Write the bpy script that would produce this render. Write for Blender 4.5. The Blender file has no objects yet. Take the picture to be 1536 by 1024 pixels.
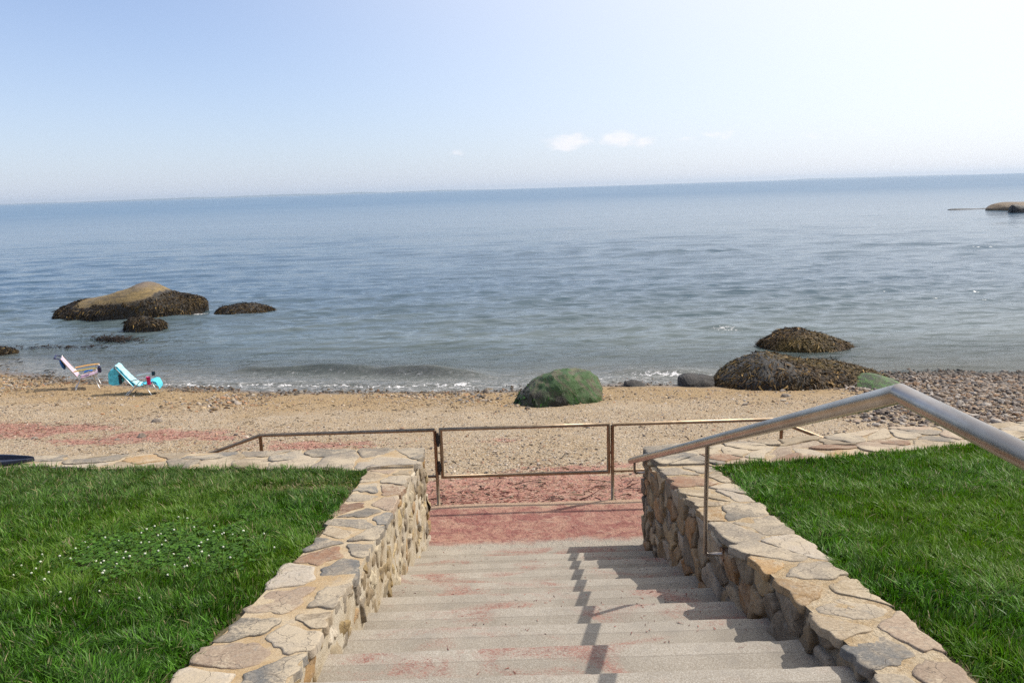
import bpy, bmesh, math, random
import numpy as np
from mathutils import Vector, Matrix
random.seed(7); RNG = np.random.default_rng(11)
S = bpy.context.scene; COL = S.collection
CZ = 4.9                                   # eye height above the sea (sea level z = 0)

# ---------------------------------------------------------------- camera model and pixel -> world helpers
FPX = 1100.0; ROLL = math.atan(48/1536.0); PITCH = math.atan(229*math.cos(ROLL)/FPX)
FW = np.array([0, math.cos(PITCH), -math.sin(PITCH)]); UP = np.array([0, math.sin(PITCH), math.cos(PITCH)]); RT = np.array([1.0, 0, 0])
EYE = np.array([0, 0, CZ])
def ray(px, py):
    dx, dy = px-768, py-512; c, s = math.cos(ROLL), math.sin(ROLL)
    return FW*FPX + RT*(dx*c-dy*s) - UP*(dx*s+dy*c)
def atz(px, py, z):
    r = ray(px, py); return EYE + r*((z-CZ)/r[2])
def aty(px, py, y):
    r = ray(px, py); return EYE + r*(y/r[1])
def atx(px, py, x):
    r = ray(px, py); return EYE + r*(x/r[0])
def proj(P):
    p = np.asarray(P, float) - EYE; d = p@FW; u = p@RT/d*FPX; v = -(p@UP)/d*FPX
    c, s = math.cos(ROLL), math.sin(ROLL)
    return 768+u*c+v*s, 512-u*s+v*c, d

# ---------------------------------------------------------------- numpy noise
def _h(i, j, k, seed):
    n = (i*73856093) ^ (j*19349663) ^ (k*83492791) ^ (seed*2654435)
    n = (n & 0xffffffff).astype(np.uint64)
    n = (n ^ (n >> np.uint64(15)))*np.uint64(2246822519) & np.uint64(0xffffffff)
    n = (n ^ (n >> np.uint64(13)))*np.uint64(3266489917) & np.uint64(0xffffffff)
    n = n ^ (n >> np.uint64(16))
    return n.astype(np.float64)/4294967295.0*2-1
def vnoise(p, scale=1.0, seed=0):
    p = np.asarray(p, float)*scale
    f = np.floor(p); t = p-f; t = t*t*(3-2*t); i = f.astype(np.int64)
    r = 0
    for a in (0, 1):
        for b in (0, 1):
            for c in (0, 1):
                w = (t[:, 0] if a else 1-t[:, 0])*(t[:, 1] if b else 1-t[:, 1])*(t[:, 2] if c else 1-t[:, 2])
                r = r + w*_h(i[:, 0]+a, i[:, 1]+b, i[:, 2]+c, seed)
    return r
def fbm(p, scale=1.0, octaves=4, seed=0):
    r = 0; a = 1.0
    for o in range(octaves):
        r = r + a*vnoise(p, scale*2**o, seed+o*17); a *= .5
    return r
def xy0(x, y): return np.stack([np.ravel(x), np.ravel(y), np.zeros(np.size(x))], 1)
def smooth(a, b, x):
    t = np.clip((x-a)/(b-a), 0, 1); return t*t*(3-2*t)

# ---------------------------------------------------------------- object helpers
def tag(o, label=None, cat=None, group=None, kind=None):
    if label: o['label'] = label
    if cat: o['category'] = cat
    if group: o['group'] = group
    if kind: o['kind'] = kind
    return o
def empty(name, loc, rz=0.0):
    o = bpy.data.objects.new(name, None); COL.objects.link(o); o.location = loc; o.rotation_euler = (0, 0, rz); o.empty_display_size = .2
    return o
def link(name, me, m, parent=None, world=True):
    o = bpy.data.objects.new(name, me); COL.objects.link(o)
    if m: me.materials.append(m)
    if parent is not None:
        o.parent = parent
        if world:
            o.matrix_parent_inverse = (Matrix.Translation(parent.location) @ parent.rotation_euler.to_matrix().to_4x4()).inverted()
    return o
def npmesh(name, V, faces, m, parent=None, cols=None, sm=True, attrs=None, world=True):
    """faces: list of int arrays (n,k) of equal k each"""
    V = np.asarray(V, np.float32)
    me = bpy.data.meshes.new(name)
    me.vertices.add(len(V)); me.vertices.foreach_set('co', V.ravel())
    faces = [np.asarray(f, np.int32) for f in faces if len(f)]
    nl = sum(f.size for f in faces); nf = sum(len(f) for f in faces)
    me.loops.add(nl); me.polygons.add(nf)
    me.loops.foreach_set('vertex_index', np.concatenate([f.ravel() for f in faces]))
    tot = np.concatenate([np.full(len(f), f.shape[1], np.int32) for f in faces])
    st = np.concatenate([[0], np.cumsum(tot)[:-1]]).astype(np.int32)
    me.polygons.foreach_set('loop_start', st); me.polygons.foreach_set('loop_total', tot)
    me.polygons.foreach_set('use_smooth', np.full(nf, sm, bool))
    me.update(calc_edges=True); me.validate()
    if cols is not None:
        a = me.attributes.new('Col', 'FLOAT_COLOR', 'POINT')
        c = np.ones((len(V), 4), np.float32); c[:, :3] = cols; a.data.foreach_set('color', c.ravel())
    for k, v in (attrs or {}).items():
        a = me.attributes.new(k, 'FLOAT', 'POINT'); a.data.foreach_set('value', np.asarray(v, np.float32))
    return link(name, me, m, parent, world)
def gridfaces(nu, nv, off=0, wrap=False):
    i = np.arange(nu-1)[:, None]; j = np.arange(nv if wrap else nv-1)[None, :]; j2 = (j+1) % nv
    return (np.stack([i*nv+j, (i+1)*nv+j, (i+1)*nv+j2, i*nv+j2], -1).reshape(-1, 4)+off).astype(np.int32)
class MB:
    """collects pieces of one mesh"""
    def __init__(s): s.v = []; s.f = {}; s.n = 0; s.c = []
    def add(s, V, faces, col=None):
        V = np.asarray(V, float)
        for f in faces:
            f = np.asarray(f, np.int32)
            if f.ndim == 2 and len(f): s.f.setdefault(f.shape[1], []).append(f+s.n)
        s.v.append(V); s.n += len(V)
        c = np.ones((len(V), 3))
        if col is not None: c[:] = col
        s.c.append(c)
    def box(s, a, b, col=None):
        x0, y0, z0 = a; x1, y1, z1 = b
        V = [(x0, y0, z0), (x1, y0, z0), (x1, y1, z0), (x0, y1, z0), (x0, y0, z1), (x1, y0, z1), (x1, y1, z1), (x0, y1, z1)]
        s.add(V, [[(0, 3, 2, 1), (4, 5, 6, 7), (0, 1, 5, 4), (1, 2, 6, 5), (2, 3, 7, 6), (3, 0, 4, 7)]], col)
    def tube(s, pts, r, n=12, cap=True, col=None):
        pts = [np.array(p, float) for p in pts]; m = len(pts)
        rr = r if hasattr(r, '__len__') else [r]*m
        d = [(pts[min(i+1, m-1)]-pts[max(i-1, 0)]) for i in range(m)]
        t0 = (pts[1]-pts[0])/np.linalg.norm(pts[1]-pts[0])
        ref = np.array([0, 0, 1.0]) if abs(t0[2]) < .9 else np.array([1.0, 0, 0])
        nrm = np.cross(t0, ref); nrm /= np.linalg.norm(nrm)
        V = []
        for i in range(m):
            din = pts[i]-pts[max(i-1, 0)] if i else pts[1]-pts[0]
            dout = pts[min(i+1, m-1)]-pts[i] if i < m-1 else din
            din = din/np.linalg.norm(din); dout = dout/np.linalg.norm(dout)
            nrm = nrm-din*(nrm@din); nrm /= np.linalg.norm(nrm); bn = np.cross(din, nrm)
            pl = din+dout; pl /= np.linalg.norm(pl)
            for k in range(n):
                a = 2*math.pi*k/n; o = (nrm*math.cos(a)+bn*math.sin(a))*rr[i]
                o = o-din*((o@pl)/(din@pl))          # mitre
                V.append(pts[i]+o)
            nrm = nrm-dout*(nrm@dout); nrm /= np.linalg.norm(nrm)
        F = gridfaces(m, n, 0, True)[:, ::-1]
        fs = [F]
        if cap:
            c0 = len(V); V.append(pts[0]); V.append(pts[-1])
            k = np.arange(n); k2 = (k+1) % n
            fs.append(np.stack([np.full(n, c0), k, k2], 1)); b = (m-1)*n
            fs.append(np.stack([np.full(n, c0+1), b+k2, b+k], 1))
        s.add(V, fs, col)
    def build(s, name, m, parent=None, cols=False, sm=True, world=True):
        return npmesh(name, np.concatenate(s.v), [np.concatenate(f) for f in s.f.values()], m, parent,
                      np.concatenate(s.c) if cols else None, sm, None, world)
def bevel(o, w=.004, seg=2):
    md = o.modifiers.new('bevel', 'BEVEL'); md.width = w; md.segments = seg; md.limit_method = 'ANGLE'; md.angle_limit = .6
    return o
def ribbons(P, T, B, Sd, L, W, nseg=3, taper=1.5):
    """tapered blades: base P, direction T, bend B, side Sd"""
    N = len(P); rows = []
    for k in range(nseg):
        t = k/nseg; c = P+T*(L*t)[:, None]+B*(L*t*t)[:, None]; w = (W*.5*(1-t**taper))[:, None]*Sd
        rows += [c-w, c+w]
    rows.append(P+T*L[:, None]+B*L[:, None])
    V = np.stack(rows, 1); nv = V.shape[1]; base = (np.arange(N)*nv)[:, None]
    q = [np.concatenate([base+2*k, base+2*k+1, base+2*k+3, base+2*k+2], 1) for k in range(nseg-1)]
    tri = np.concatenate([base+2*(nseg-1), base+2*(nseg-1)+1, base+2*nseg], 1)
    return V.reshape(-1, 3), [np.concatenate(q), tri], nv
def nrmz(a): return a/np.maximum(np.linalg.norm(a, axis=1, keepdims=True), 1e-9)

# ---------------------------------------------------------------- materials
class NT:
    def __init__(s, nt): s.t = nt; s.l = nt.links
    def n(s, typ, **kw):
        x = s.t.nodes.new(typ)
        for k, v in kw.items(): setattr(x, k, v)
        return x
    def put(s, sock, v):
        if v is None: return
        if hasattr(v, 'is_output'): s.l.new(v, sock)
        elif hasattr(sock.default_value, '__len__') and not hasattr(v, '__len__'): sock.default_value = [v]*len(sock.default_value)
        elif hasattr(v, '__len__') and len(v) == 3 and len(sock.default_value) == 4: sock.default_value = (*v, 1)
        else: sock.default_value = v
    def math(s, op, a, b=None, c=None, clamp=False):
        x = s.n('ShaderNodeMath', operation=op, use_clamp=clamp)
        for i, v in enumerate((a, b, c)): s.put(x.inputs[i], v) if v is not None else None
        return x.outputs[0]
    def vm(s, op, a, b=None):
        x = s.n('ShaderNodeVectorMath', operation=op); s.put(x.inputs[0], a)
        if b is not None: s.put(x.inputs[1], b)
        return x.outputs['Value'] if op in ('LENGTH', 'DISTANCE', 'DOT_PRODUCT') else x.outputs[0]
    def geo(s, k='Position'): return s.n('ShaderNodeNewGeometry').outputs[k]
    def attr(s, name, out='Color'): return s.n('ShaderNodeAttribute', attribute_name=name).outputs[out]
    def sep(s, v): x = s.n('ShaderNodeSeparateXYZ'); s.put(x.inputs[0], v); return x.outputs
    def comb(s, x, y, z):
        c = s.n('ShaderNodeCombineXYZ')
        for i, v in enumerate((x, y, z)): s.put(c.inputs[i], v)
        return c.outputs[0]
    def noise(s, vec, scale, detail=4, rough=.55, dist=0, out=0):
        x = s.n('ShaderNodeTexNoise'); s.put(x.inputs['Vector'], vec)
        for k, v in (('Scale', scale), ('Detail', detail), ('Roughness', rough), ('Distortion', dist)): s.put(x.inputs[k], v)
        return x.outputs[out]
    def vor(s, vec, scale, feature='F1', out='Distance', rnd=1):
        x = s.n('ShaderNodeTexVoronoi', feature=feature); s.put(x.inputs['Vector'], vec); s.put(x.inputs['Scale'], scale); s.put(x.inputs['Randomness'], rnd)
        return x.outputs[out]
    def mr(s, v, a, b, c=0.0, d=1.0, smooths=True):
        x = s.n('ShaderNodeMapRange', interpolation_type='SMOOTHSTEP' if smooths else 'LINEAR')
        for i, k in enumerate((v, a, b, c, d)): s.put(x.inputs[i], k)
        return x.outputs[0]
    def mix(s, f, a, b, blend='MIX'):
        x = s.n('ShaderNodeMix', data_type='RGBA', blend_type=blend); s.put(x.inputs[0], f); s.put(x.inputs[6], a); s.put(x.inputs[7], b)
        return x.outputs[2]
    def ramp(s, f, stops):
        x = s.n('ShaderNodeValToRGB'); s.put(x.inputs[0], f); e = x.color_ramp.elements
        while len(e) < len(stops): e.new(.5)
        for i, (p, c) in enumerate(stops): e[i].position = p; e[i].color = (*c, 1)
        return x.outputs[0]
    def bump(s, h, strength=.5, dist=.01, normal=None):
        x = s.n('ShaderNodeBump'); s.put(x.inputs['Height'], h); x.inputs['Strength'].default_value = strength; x.inputs['Distance'].default_value = dist
        if normal is not None: s.put(x.inputs['Normal'], normal)
        return x.outputs[0]
    def bsdf(s, col, rough=.6, normal=None, **kw):
        x = s.n('ShaderNodeBsdfPrincipled'); s.put(x.inputs['Base Color'], col); s.put(x.inputs['Roughness'], rough)
        if normal is not None: s.put(x.inputs['Normal'], normal)
        for k, v in kw.items(): s.put(x.inputs[k.replace('_', ' ')], v)
        return x.outputs[0]
    def mixs(s, f, a, b):
        x = s.n('ShaderNodeMixShader'); s.put(x.inputs[0], f); s.l.new(a, x.inputs[1]); s.l.new(b, x.inputs[2]); return x.outputs[0]
    def out(s, sh): o = s.n('ShaderNodeOutputMaterial'); s.l.new(sh, o.inputs[0])
def mat(name, fn):
    m = bpy.data.materials.new(name); m.use_nodes = True; m.node_tree.nodes.clear(); fn(NT(m.node_tree)); return m
def lin(r, g, b):
    f = lambda c: c/12.92 if c <= .04045 else ((c+.055)/1.055)**2.4
    return (f(r/255), f(g/255), f(b/255))
def simple(name, c, rough=.6, metal=0.0, var=.15, sc=40):
    def fn(t):
        g = t.noise(t.n('ShaderNodeTexCoord').outputs['Object'], sc, 3)
        c2 = t.mix(t.mr(g, .3, .7), tuple(k*(1-var) for k in c), tuple(min(1, k*(1+var)) for k in c))
        t.out(t.bsdf(c2, rough, Metallic=metal))
    return mat(name, fn)

# stone (per-stone colour in the vertex attribute, veined and speckled)
def f_stone(t):
    p = t.geo(); c = t.attr('Col'); up = t.mr(t.sep(t.geo('Normal'))[2], .5, .9)
    n1 = t.noise(p, 7, 6, .68, .9); n2 = t.noise(p, 70, 5, .72); n3 = t.noise(p, 210, 2, .5); n0 = t.noise(p, 2.3, 4, .6, .5)
    c = t.mix(t.mr(n1, .35, .7), c, t.mix(.5, c, (.44, .35, .24)))
    c = t.mix(t.mr(n2, .3, .7), t.mix(1, c, (.70, .67, .63), 'MULTIPLY'), c)
    c = t.mix(t.mr(n3, .58, .75, 0, .4), c, (.5, .46, .38))
    c = t.mix(t.math('MULTIPLY', t.mr(t.noise(p, 19, 5, .72, .5), .56, .66), .6), c, (.22, .195, .16))
    # sand and mortar smeared over the tops
    c = t.mix(t.math('MULTIPLY', t.mr(t.math('ADD', n0, t.math('MULTIPLY', t.math('SUBTRACT', n2, .5), .5)), .46, .62), t.math('MULTIPLY', up, .85)), c, (.44, .36, .25))
    crack = t.vor(t.vm('ADD', p, t.vm('MULTIPLY', t.noise(p, 6, 4, .6, 0, 1), (.16, .16, .16))), 4.2, 'DISTANCE_TO_EDGE'); ck = t.mr(crack, .010, .0)
    c = t.mix(t.math('MULTIPLY', ck, .6), c, (.12, .09, .065))
    h = t.math('ADD', t.math('MULTIPLY', n1, .55), t.math('ADD', t.math('MULTIPLY', n2, .42), t.math('SUBTRACT', t.math('MULTIPLY', n3, .06), t.math('MULTIPLY', ck, .35))))
    t.out(t.bsdf(c, .85, t.bump(h, .6, .02)))
M_STONE = mat('wall_stone', f_stone)
def f_mortar(t):
    p = t.geo(); n1 = t.noise(p, 5, 5, .6); n2 = t.noise(p, 90, 4, .7); y = t.sep(p)[1]
    c = t.mix(t.mr(n1, .35, .65), (.46, .33, .18), (.55, .45, .31))
    sd = t.mix(t.mr(n1, .35, .65), (.44, .36, .24), (.60, .54, .43)); c = t.mix(t.mr(t.sep(t.geo('Normal'))[2], .5, .8), sd, c)
    c = t.mix(t.mr(n2, .3, .8), t.mix(1, c, (.7, .66, .6), 'MULTIPLY'), c)
    c = t.mix(t.mr(t.noise(p, 13, 5, .65), .56, .7, 0, .6), c, (.33, .27, .20)); c = t.mix(t.mr(t.noise(p, 31, 4, .7), .6, .7, 0, .5), c, (.24, .20, .155))
    t.out(t.bsdf(c, .9, t.bump(t.math('ADD', n2, n1), .6, .012)))
M_MORTAR = mat('sandy_mortar', f_mortar)
def f_wmortar(t):
    p = t.geo(); n1 = t.noise(p, 7, 5, .65); n2 = t.noise(p, 70, 4, .7)
    c = t.mix(t.mr(n1, .35, .65), (.50, .43, .32), (.62, .57, .48))
    c = t.mix(t.mr(n2, .3, .7), t.mix(1, c, (.6, .57, .52), 'MULTIPLY'), c)
    c = t.mix(t.mr(t.noise(p, 4, 4, .6), .55, .7, 0, .7), c, (.33, .25, .12))
    t.out(t.bsdf(c, .9, t.bump(t.math('ADD', n2, n1), .8, .02)))
M_WMORTAR = mat('pale_mortar', f_wmortar)
def f_shademortar(t):
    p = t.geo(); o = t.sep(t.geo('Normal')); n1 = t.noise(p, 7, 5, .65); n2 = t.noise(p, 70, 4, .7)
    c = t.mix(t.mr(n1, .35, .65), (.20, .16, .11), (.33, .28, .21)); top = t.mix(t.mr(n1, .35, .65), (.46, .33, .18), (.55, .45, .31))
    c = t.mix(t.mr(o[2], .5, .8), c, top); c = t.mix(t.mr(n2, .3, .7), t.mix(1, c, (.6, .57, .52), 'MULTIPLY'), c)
    t.out(t.bsdf(c, .9, t.bump(t.math('ADD', n2, n1), .8, .02)))
M_SHADEMORTAR = mat('shade_darkened_mortar', f_shademortar)  # side colour darkened to stand for shade in the right wall's joints
RED = (.33, .125, .095); RED2 = (.46, .245, .18)
def f_conc(t):
    p = t.geo(); o = t.sep(p)
    n1 = t.noise(p, 3, 5, .6); n2 = t.noise(p, 140, 3, .7); n3 = t.noise(p, 320, 2, .6)
    c = t.mix(t.mr(n1, .3, .7), (.36, .325, .27), (.45, .41, .345))
    c = t.mix(t.mr(n2, .35, .7), t.mix(1, c, (.66, .62, .57), 'MULTIPLY'), c)
    c = t.mix(t.mr(n3, .6, .72, 0, .8), c, (.6, .56, .5))
    c = t.mix(t.mr(n3, .4, .3, 0, .75), c, (.13, .115, .10))
    c = t.mix(t.mr(t.noise(p, 11, 5, .65), .50, .68, 0, .5), c, (.27, .24, .20))
    nose = t.attr('nose', 'Fac'); seam_shade = t.attr('seam_shade', 'Fac')
    c = t.mix(t.math('MULTIPLY', seam_shade, .45), c, (.15, .125, .10))  # dark line painted along the nosing groove for the shadow in it
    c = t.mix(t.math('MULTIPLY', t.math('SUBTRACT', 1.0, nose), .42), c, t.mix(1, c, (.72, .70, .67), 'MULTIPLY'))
    # red algae washed over the treads
    a = t.noise(t.vm('MULTIPLY', p, (.8, 1.5, .6)), 2.4, 3, .6, .8)
    b = t.noise(t.vm('MULTIPLY', p, (.7, 1.2, 1)), 95, 5, .9, .4)
    reg = t.mr(t.math('ADD', a, t.math('MULTIPLY', t.math('SUBTRACT', b, .5), .30)), .47, .68)
    fl = t.noise(t.vm('MULTIPLY', p, (.7, 1.3, 1)), 120, 5, .75, 1.0); m = t.mr(t.math('ADD', fl, t.math('MULTIPLY', reg, .17)), .625, .67)
    c = t.mix(t.math('MULTIPLY', reg, .18), c, (.40, .23, .17))
    c = t.mix(t.math('MULTIPLY', t.math('MULTIPLY', m, t.mr(reg, .02, .30)), .85), c, t.mix(t.mr(t.noise(p, 30, 4, .7), .3, .7), (.16, .05, .04), (.33, .15, .11)))
    t.out(t.bsdf(c, .88, t.bump(t.math('ADD', t.math('MULTIPLY', n2, .7), n3), .5, .006)))
M_CONC = mat('weathered_concrete', f_conc)
def f_land(t):
    p = t.geo(); y = t.sep(p)[1]
    a = t.noise(t.vm('MULTIPLY', p, (1.0, 1.6, 1)), 2.6, 6, .65, 1.2); b = t.noise(p, 60, 4, .7); d = t.noise(p, 9, 4, .6, 1.5)
    c = t.mix(t.mr(a, .35, .65), (.33, .13, .105), (.48, .275, .20))
    c = t.mix(t.mr(d, .5, .66, 0, .8), c, (.24, .08, .07)); c = t.mix(t.mr(t.noise(t.vm('MULTIPLY', p, (.7, 2, 1)), 5, 6, .7, 2), .56, .64, 0, .8), c, (.52, .36, .27))
    c = t.mix(t.mr(b, .35, .7), t.mix(1, c, (.7, .66, .62), 'MULTIPLY'), c)
    cg = t.mix(t.mr(t.noise(p, 120, 3, .7), .3, .7), (.30, .265, .21), (.44, .39, .32))
    w = t.math('ADD', y, t.math('MULTIPLY', t.noise(p, 4, 5, .7), .30))
    c = t.mix(t.mr(w, 6.70, 6.84), cg, c)                      # swept grey concrete next to the bottom step
    c = t.mix(t.mr(w, 7.52, 7.60), c, (.42, .285, .19))          # sandy outer lip
    c = t.mix(t.mr(t.noise(p, 75, 4, .8), .60, .68, 0, .75), c, (.20, .065, .055)); c = t.mix(t.mr(t.noise(t.vm('ADD', p, (7, 3, 0)), 95, 3, .7), .66, .7, 0, .7), c, (.60, .47, .38))
    t.out(t.bsdf(c, .9, t.bump(t.math('ADD', b, t.math('MULTIPLY', d, 1.5)), .9, .02)))
M_LAND = mat('red_sanded_concrete', f_land)

def red_mask(t, p):
    x, y, z = t.sep(p)
    w = t.noise(p, 1.1, 4, .65, .8); w2 = t.noise(t.vm('MULTIPLY', p, (.5, 1.6, 1)), 4, 5, .7)
    def blob(cx, cy, rx, ry, k=1.0):
        d = t.vm('LENGTH', t.comb(t.math('DIVIDE', t.math('SUBTRACT', x, cx), rx), t.math('DIVIDE', t.math('SUBTRACT', y, cy), ry), 0))
        return t.math('MULTIPLY', t.math('SUBTRACT', 1.0, d, None, True), k)
    bl = blob(0.1, 7.55, 2.8, 1.75, 2.4)
    for a in BLOBS: bl = t.math('MAXIMUM', bl, blob(*a))
    s = t.math('ADD', bl, t.math('ADD', t.math('MULTIPLY', t.math('SUBTRACT', w, .5), 1.6), t.math('MULTIPLY', t.math('SUBTRACT', w2, .5), 1.5)))
    s = t.math('MULTIPLY', t.mr(s, .28, .62), t.mr(bl, 0, .12))
    return s
# px centres of the red seaweed bands on the sand
BLOBS = []
for (px, py, rx, ry, k) in ((60, 640, 2.0, .85, 1.3), (215, 652, 2.1, .75, 1.25), (480, 662, 1.6, .5, .85), (-60, 637, 1.8, .7, 1.2), (850, 700, 1.4, .5, .8), (320, 655, .9, .3, .8), (760, 655, .8, .35, .45)):
    z_ = 1.3
    for _ in range(12): P = atz(px, py, z_); z_ = .5*z_+.5*1.49*max(0.0, (19.3-P[1])/11.7)**.92
    BLOBS.append((float(P[0]), float(P[1]), rx, ry, k))
def f_sand(t):
    p = t.geo(); x, y, z = t.sep(p)
    n1 = t.noise(p, .9, 5, .6); n2 = t.noise(p, 14, 5, .7); n3 = t.noise(p, 70, 3, .7)
    c = t.mix(t.mr(n1, .35, .65), (.415, .30, .17), (.475, .365, .235))
    c = t.mix(t.mr(n2, .3, .7), t.mix(1, c, (.72, .68, .62), 'MULTIPLY'), c)
    c = t.mix(t.mr(n3, .55, .75, 0, .6), c, (.60, .50, .36))
    c = t.mix(t.mr(n3, .36, .26, 0, .7), c, (.16, .11, .07))
    c = t.mix(t.mr(t.noise(p, 33, 4, .75), .62, .7, 0, .75), c, (.12, .085, .055))
    vc = t.vor(p, 26, 'F1', 'Color'); vb = t.sep(vc)[0]; vd = t.vor(p, 26); vc2 = t.sep(t.vor(p, 62, 'F1', 'Color'))[0]
    gm = t.mr(t.noise(p, 1.7, 4, .65), .36, .62, .25, 1.0)
    pebc = t.ramp(vb, [(0, (.10, .075, .055)), (.15, (.22, .17, .12)), (.4, (.44, .34, .22)), (.7, (.52, .42, .30)), (.9, (.62, .55, .45)), (1, (.30, .25, .2))])
    c = t.mix(t.math('MULTIPLY', t.math('MULTIPLY', t.mr(vd, .6, .35), gm), .78), c, pebc)
    c = t.mix(t.mr(vc2, .86, .9, 0, .7), c, (.15, .11, .075)); c = t.mix(t.mr(vc2, .12, .08, 0, .6), c, (.62, .56, .47))
    # golden damp gravel band by the water, then wet sand
    band = t.math('MULTIPLY', t.mr(t.math('ADD', z, t.math('MULTIPLY', n1, .5)), .95, .55), .8)
    c = t.mix(band, c, t.mix(n2, (.25, .155, .06), (.45, .31, .15)))
    wet = t.mr(t.math('ADD', z, t.math('MULTIPLY', t.noise(p, 2.2, 3), .16)), .22, .10)
    c = t.mix(wet, c, (.17, .135, .10))
    r = red_mask(t, p)
    rc = t.mix(t.mr(n2, .35, .65), RED, RED2); rc = t.mix(t.mr(t.noise(t.vm('MULTIPLY', p, (.6, 2.2, 1)), 7, 5, .7, 1), .56, .66, 0, .75), rc, (.12, .04, .035))
    c = t.mix(t.math('MULTIPLY', r, t.mr(t.noise(p, 11, 5, .75), .32, .62, .45, .95)), c, rc)
    rough = t.math('SUBTRACT', .92, t.math('MULTIPLY', wet, .55))
    hgt = t.math('ADD', t.math('ADD', t.math('MULTIPLY', n2, 1.0), t.math('MULTIPLY', n3, .35)), t.math('MULTIPLY', t.mr(vd, .6, .1), .35))
    t.out(t.bsdf(c, rough, t.bump(hgt, .9, .05)))
M_SAND = mat('beach_sand', f_sand)
def f_pebble(t):
    p = t.geo(); c = t.attr('Col'); n = t.noise(p, 90, 4, .7)
    c = t.mix(t.mr(n, .3, .7), t.mix(1, c, (.7, .68, .66), 'MULTIPLY'), c)
    t.out(t.bsdf(c, .7, t.bump(n, .4, .01)))
M_PEB = mat('pebble', f_pebble)
def f_leaf(t):
    c = t.attr('Col'); b = t.bsdf(c, .45, None, Specular_IOR_Level=.26)
    tr = t.n('ShaderNodeBsdfTranslucent'); t.put(tr.inputs[0], t.mix(1, c, (1.0, 1.25, .5), 'MULTIPLY'))
    t.out(t.mixs(.28, b, tr.outputs[0]))
M_GRASS = mat('grass_blade', f_leaf)
def f_clover(t):
    c = t.attr('Col'); tr = t.n('ShaderNodeBsdfTranslucent'); t.put(tr.inputs[0], c); t.out(t.mixs(.25, t.bsdf(c, .65, None, Specular_IOR_Level=.25), tr.outputs[0]))
M_CLOVER = mat('clover_leaf', f_clover)
def f_weed(t):
    c = t.attr('Col'); t.out(t.bsdf(c, .6, None, Specular_IOR_Level=.16))
M_WEED = mat('wet_seaweed', f_weed)
def f_soil(t):
    p = t.geo(); n = t.noise(p, 14, 5, .7); n2 = t.noise(p, 90, 3)
    c = t.mix(n, (.05, .06, .02), (.13, .09, .05)); c = t.mix(t.mr(n2, .55, .7, 0, .5), c, (.2, .15, .09))
    t.out(t.bsdf(c, .95, t.bump(n, .5, .03)))
M_SOIL = mat('lawn_soil', f_soil)
def f_steel(t):
    p = t.geo(); n = t.noise(t.vm('MULTIPLY', p, (60, 6, 60)), 3, 5, .7); n2 = t.noise(p, 5, 4, .6)
    c = t.mix(t.mr(n2, .3, .7), (.36, .305, .26), (.50, .455, .41)); c = t.mix(t.mr(n, .5, .75, 0, .4), c, (.30, .24, .19))
    t.out(t.bsdf(c, t.mr(n, .2, .8, .22, .40), t.bump(n, .05, .002), Metallic=1.0))
M_STEEL = mat('brushed_steel', f_steel)
def f_bronze(t):
    p = t.geo(); n = t.noise(p, 18, 5, .7); n2 = t.noise(p, 120, 3)
    c = t.mix(t.mr(n, .35, .65), (.26, .19, .12), (.36, .275, .19)); c = t.mix(t.mr(n2, .6, .75, 0, .6), c, (.24, .14, .07))
    t.out(t.bsdf(c, .42, None, Metallic=.85))
M_BRONZE = mat('tarnished_steel_tube', f_bronze)
M_BLACK = simple('black_hinge', (.02, .02, .02), .5)
M_RUST = simple('rusty_flange', (.30, .19, .12), .6, .5)

# ================================================================ PLANES OF THE SITE
def capz(y): return CZ-1.447-.147*y
R_ST, T_ST, D0, Y0 = .1467, .4, 2.052, 3.010
def stepy(n): return Y0+n*T_ST
def stepz(n): return CZ-D0-n*R_ST
LAND = stepz(9)
def stairz(y): return stepz((y-Y0)/T_ST)

# ---------------------------------------------------------------- stairs
stairs = tag(empty('concrete_stairs', (.2, 1.2, stepz(-3))), 'worn concrete steps stained with red algae, leading down between two stone walls to the beach', 'stairs')
XL, XR = -.95, 1.36
def step_block(n, ya, yb, zt, zb, m, name, groove=True, nx=140):
    xs = np.linspace(XL, XR, nx)
    prof = [(ya, zb), (ya, zt)]
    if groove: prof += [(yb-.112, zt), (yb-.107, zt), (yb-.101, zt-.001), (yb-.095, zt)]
    prof += [(yb-.04, zt), (yb-.014, zt-.001), (yb-.005, zt-.005), (yb, zt-.015), (yb+.002, zt-.04), (yb-.004, zt-.06), (yb-.006, zb)]
    k = len(prof); A = np.array(prof)
    V = np.zeros((nx, k, 3)); V[:, :, 0] = xs[:, None]; V[:, :, 1] = A[None, :, 0]; V[:, :, 2] = A[None, :, 1]
    e = fbm(np.stack([xs*3, np.full(nx, n*7.3), np.zeros(nx)], 1), 1, 4, 5)
    e2 = np.clip(fbm(np.stack([xs*14, np.full(nx, n*3.1), np.zeros(nx)], 1), 1, 3, 9)-.45, 0, 1)
    V[:, -7:, 1] += (e*.0014)[:, None]; V[:, -5:-2, 1] -= (e2*.007)[:, None]; V[:, -6:-3, 2] -= (e2*.004)[:, None]
    V[:, 1:-3, 2] += (fbm(np.stack([xs*1.5, np.full(nx, n*1.7), np.zeros(nx)], 1), 1, 3, 2)*.003)[:, None]
    F = gridfaces(nx, k)
    o = npmesh(name, V.reshape(-1, 3), [F], m, stairs, None, False, {'nose': np.tile(smooth(yb-.105, yb-.098, A[:, 0]), nx), 'seam_shade': np.tile((np.abs(A[:, 0]-(yb-.101)) < .002)*1.0, nx)})
    return o
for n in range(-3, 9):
    step_block(n, stepy(n-1)-.04, stepy(n), stepz(n), stepz(n)-.30, M_CONC, 'step')
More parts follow.
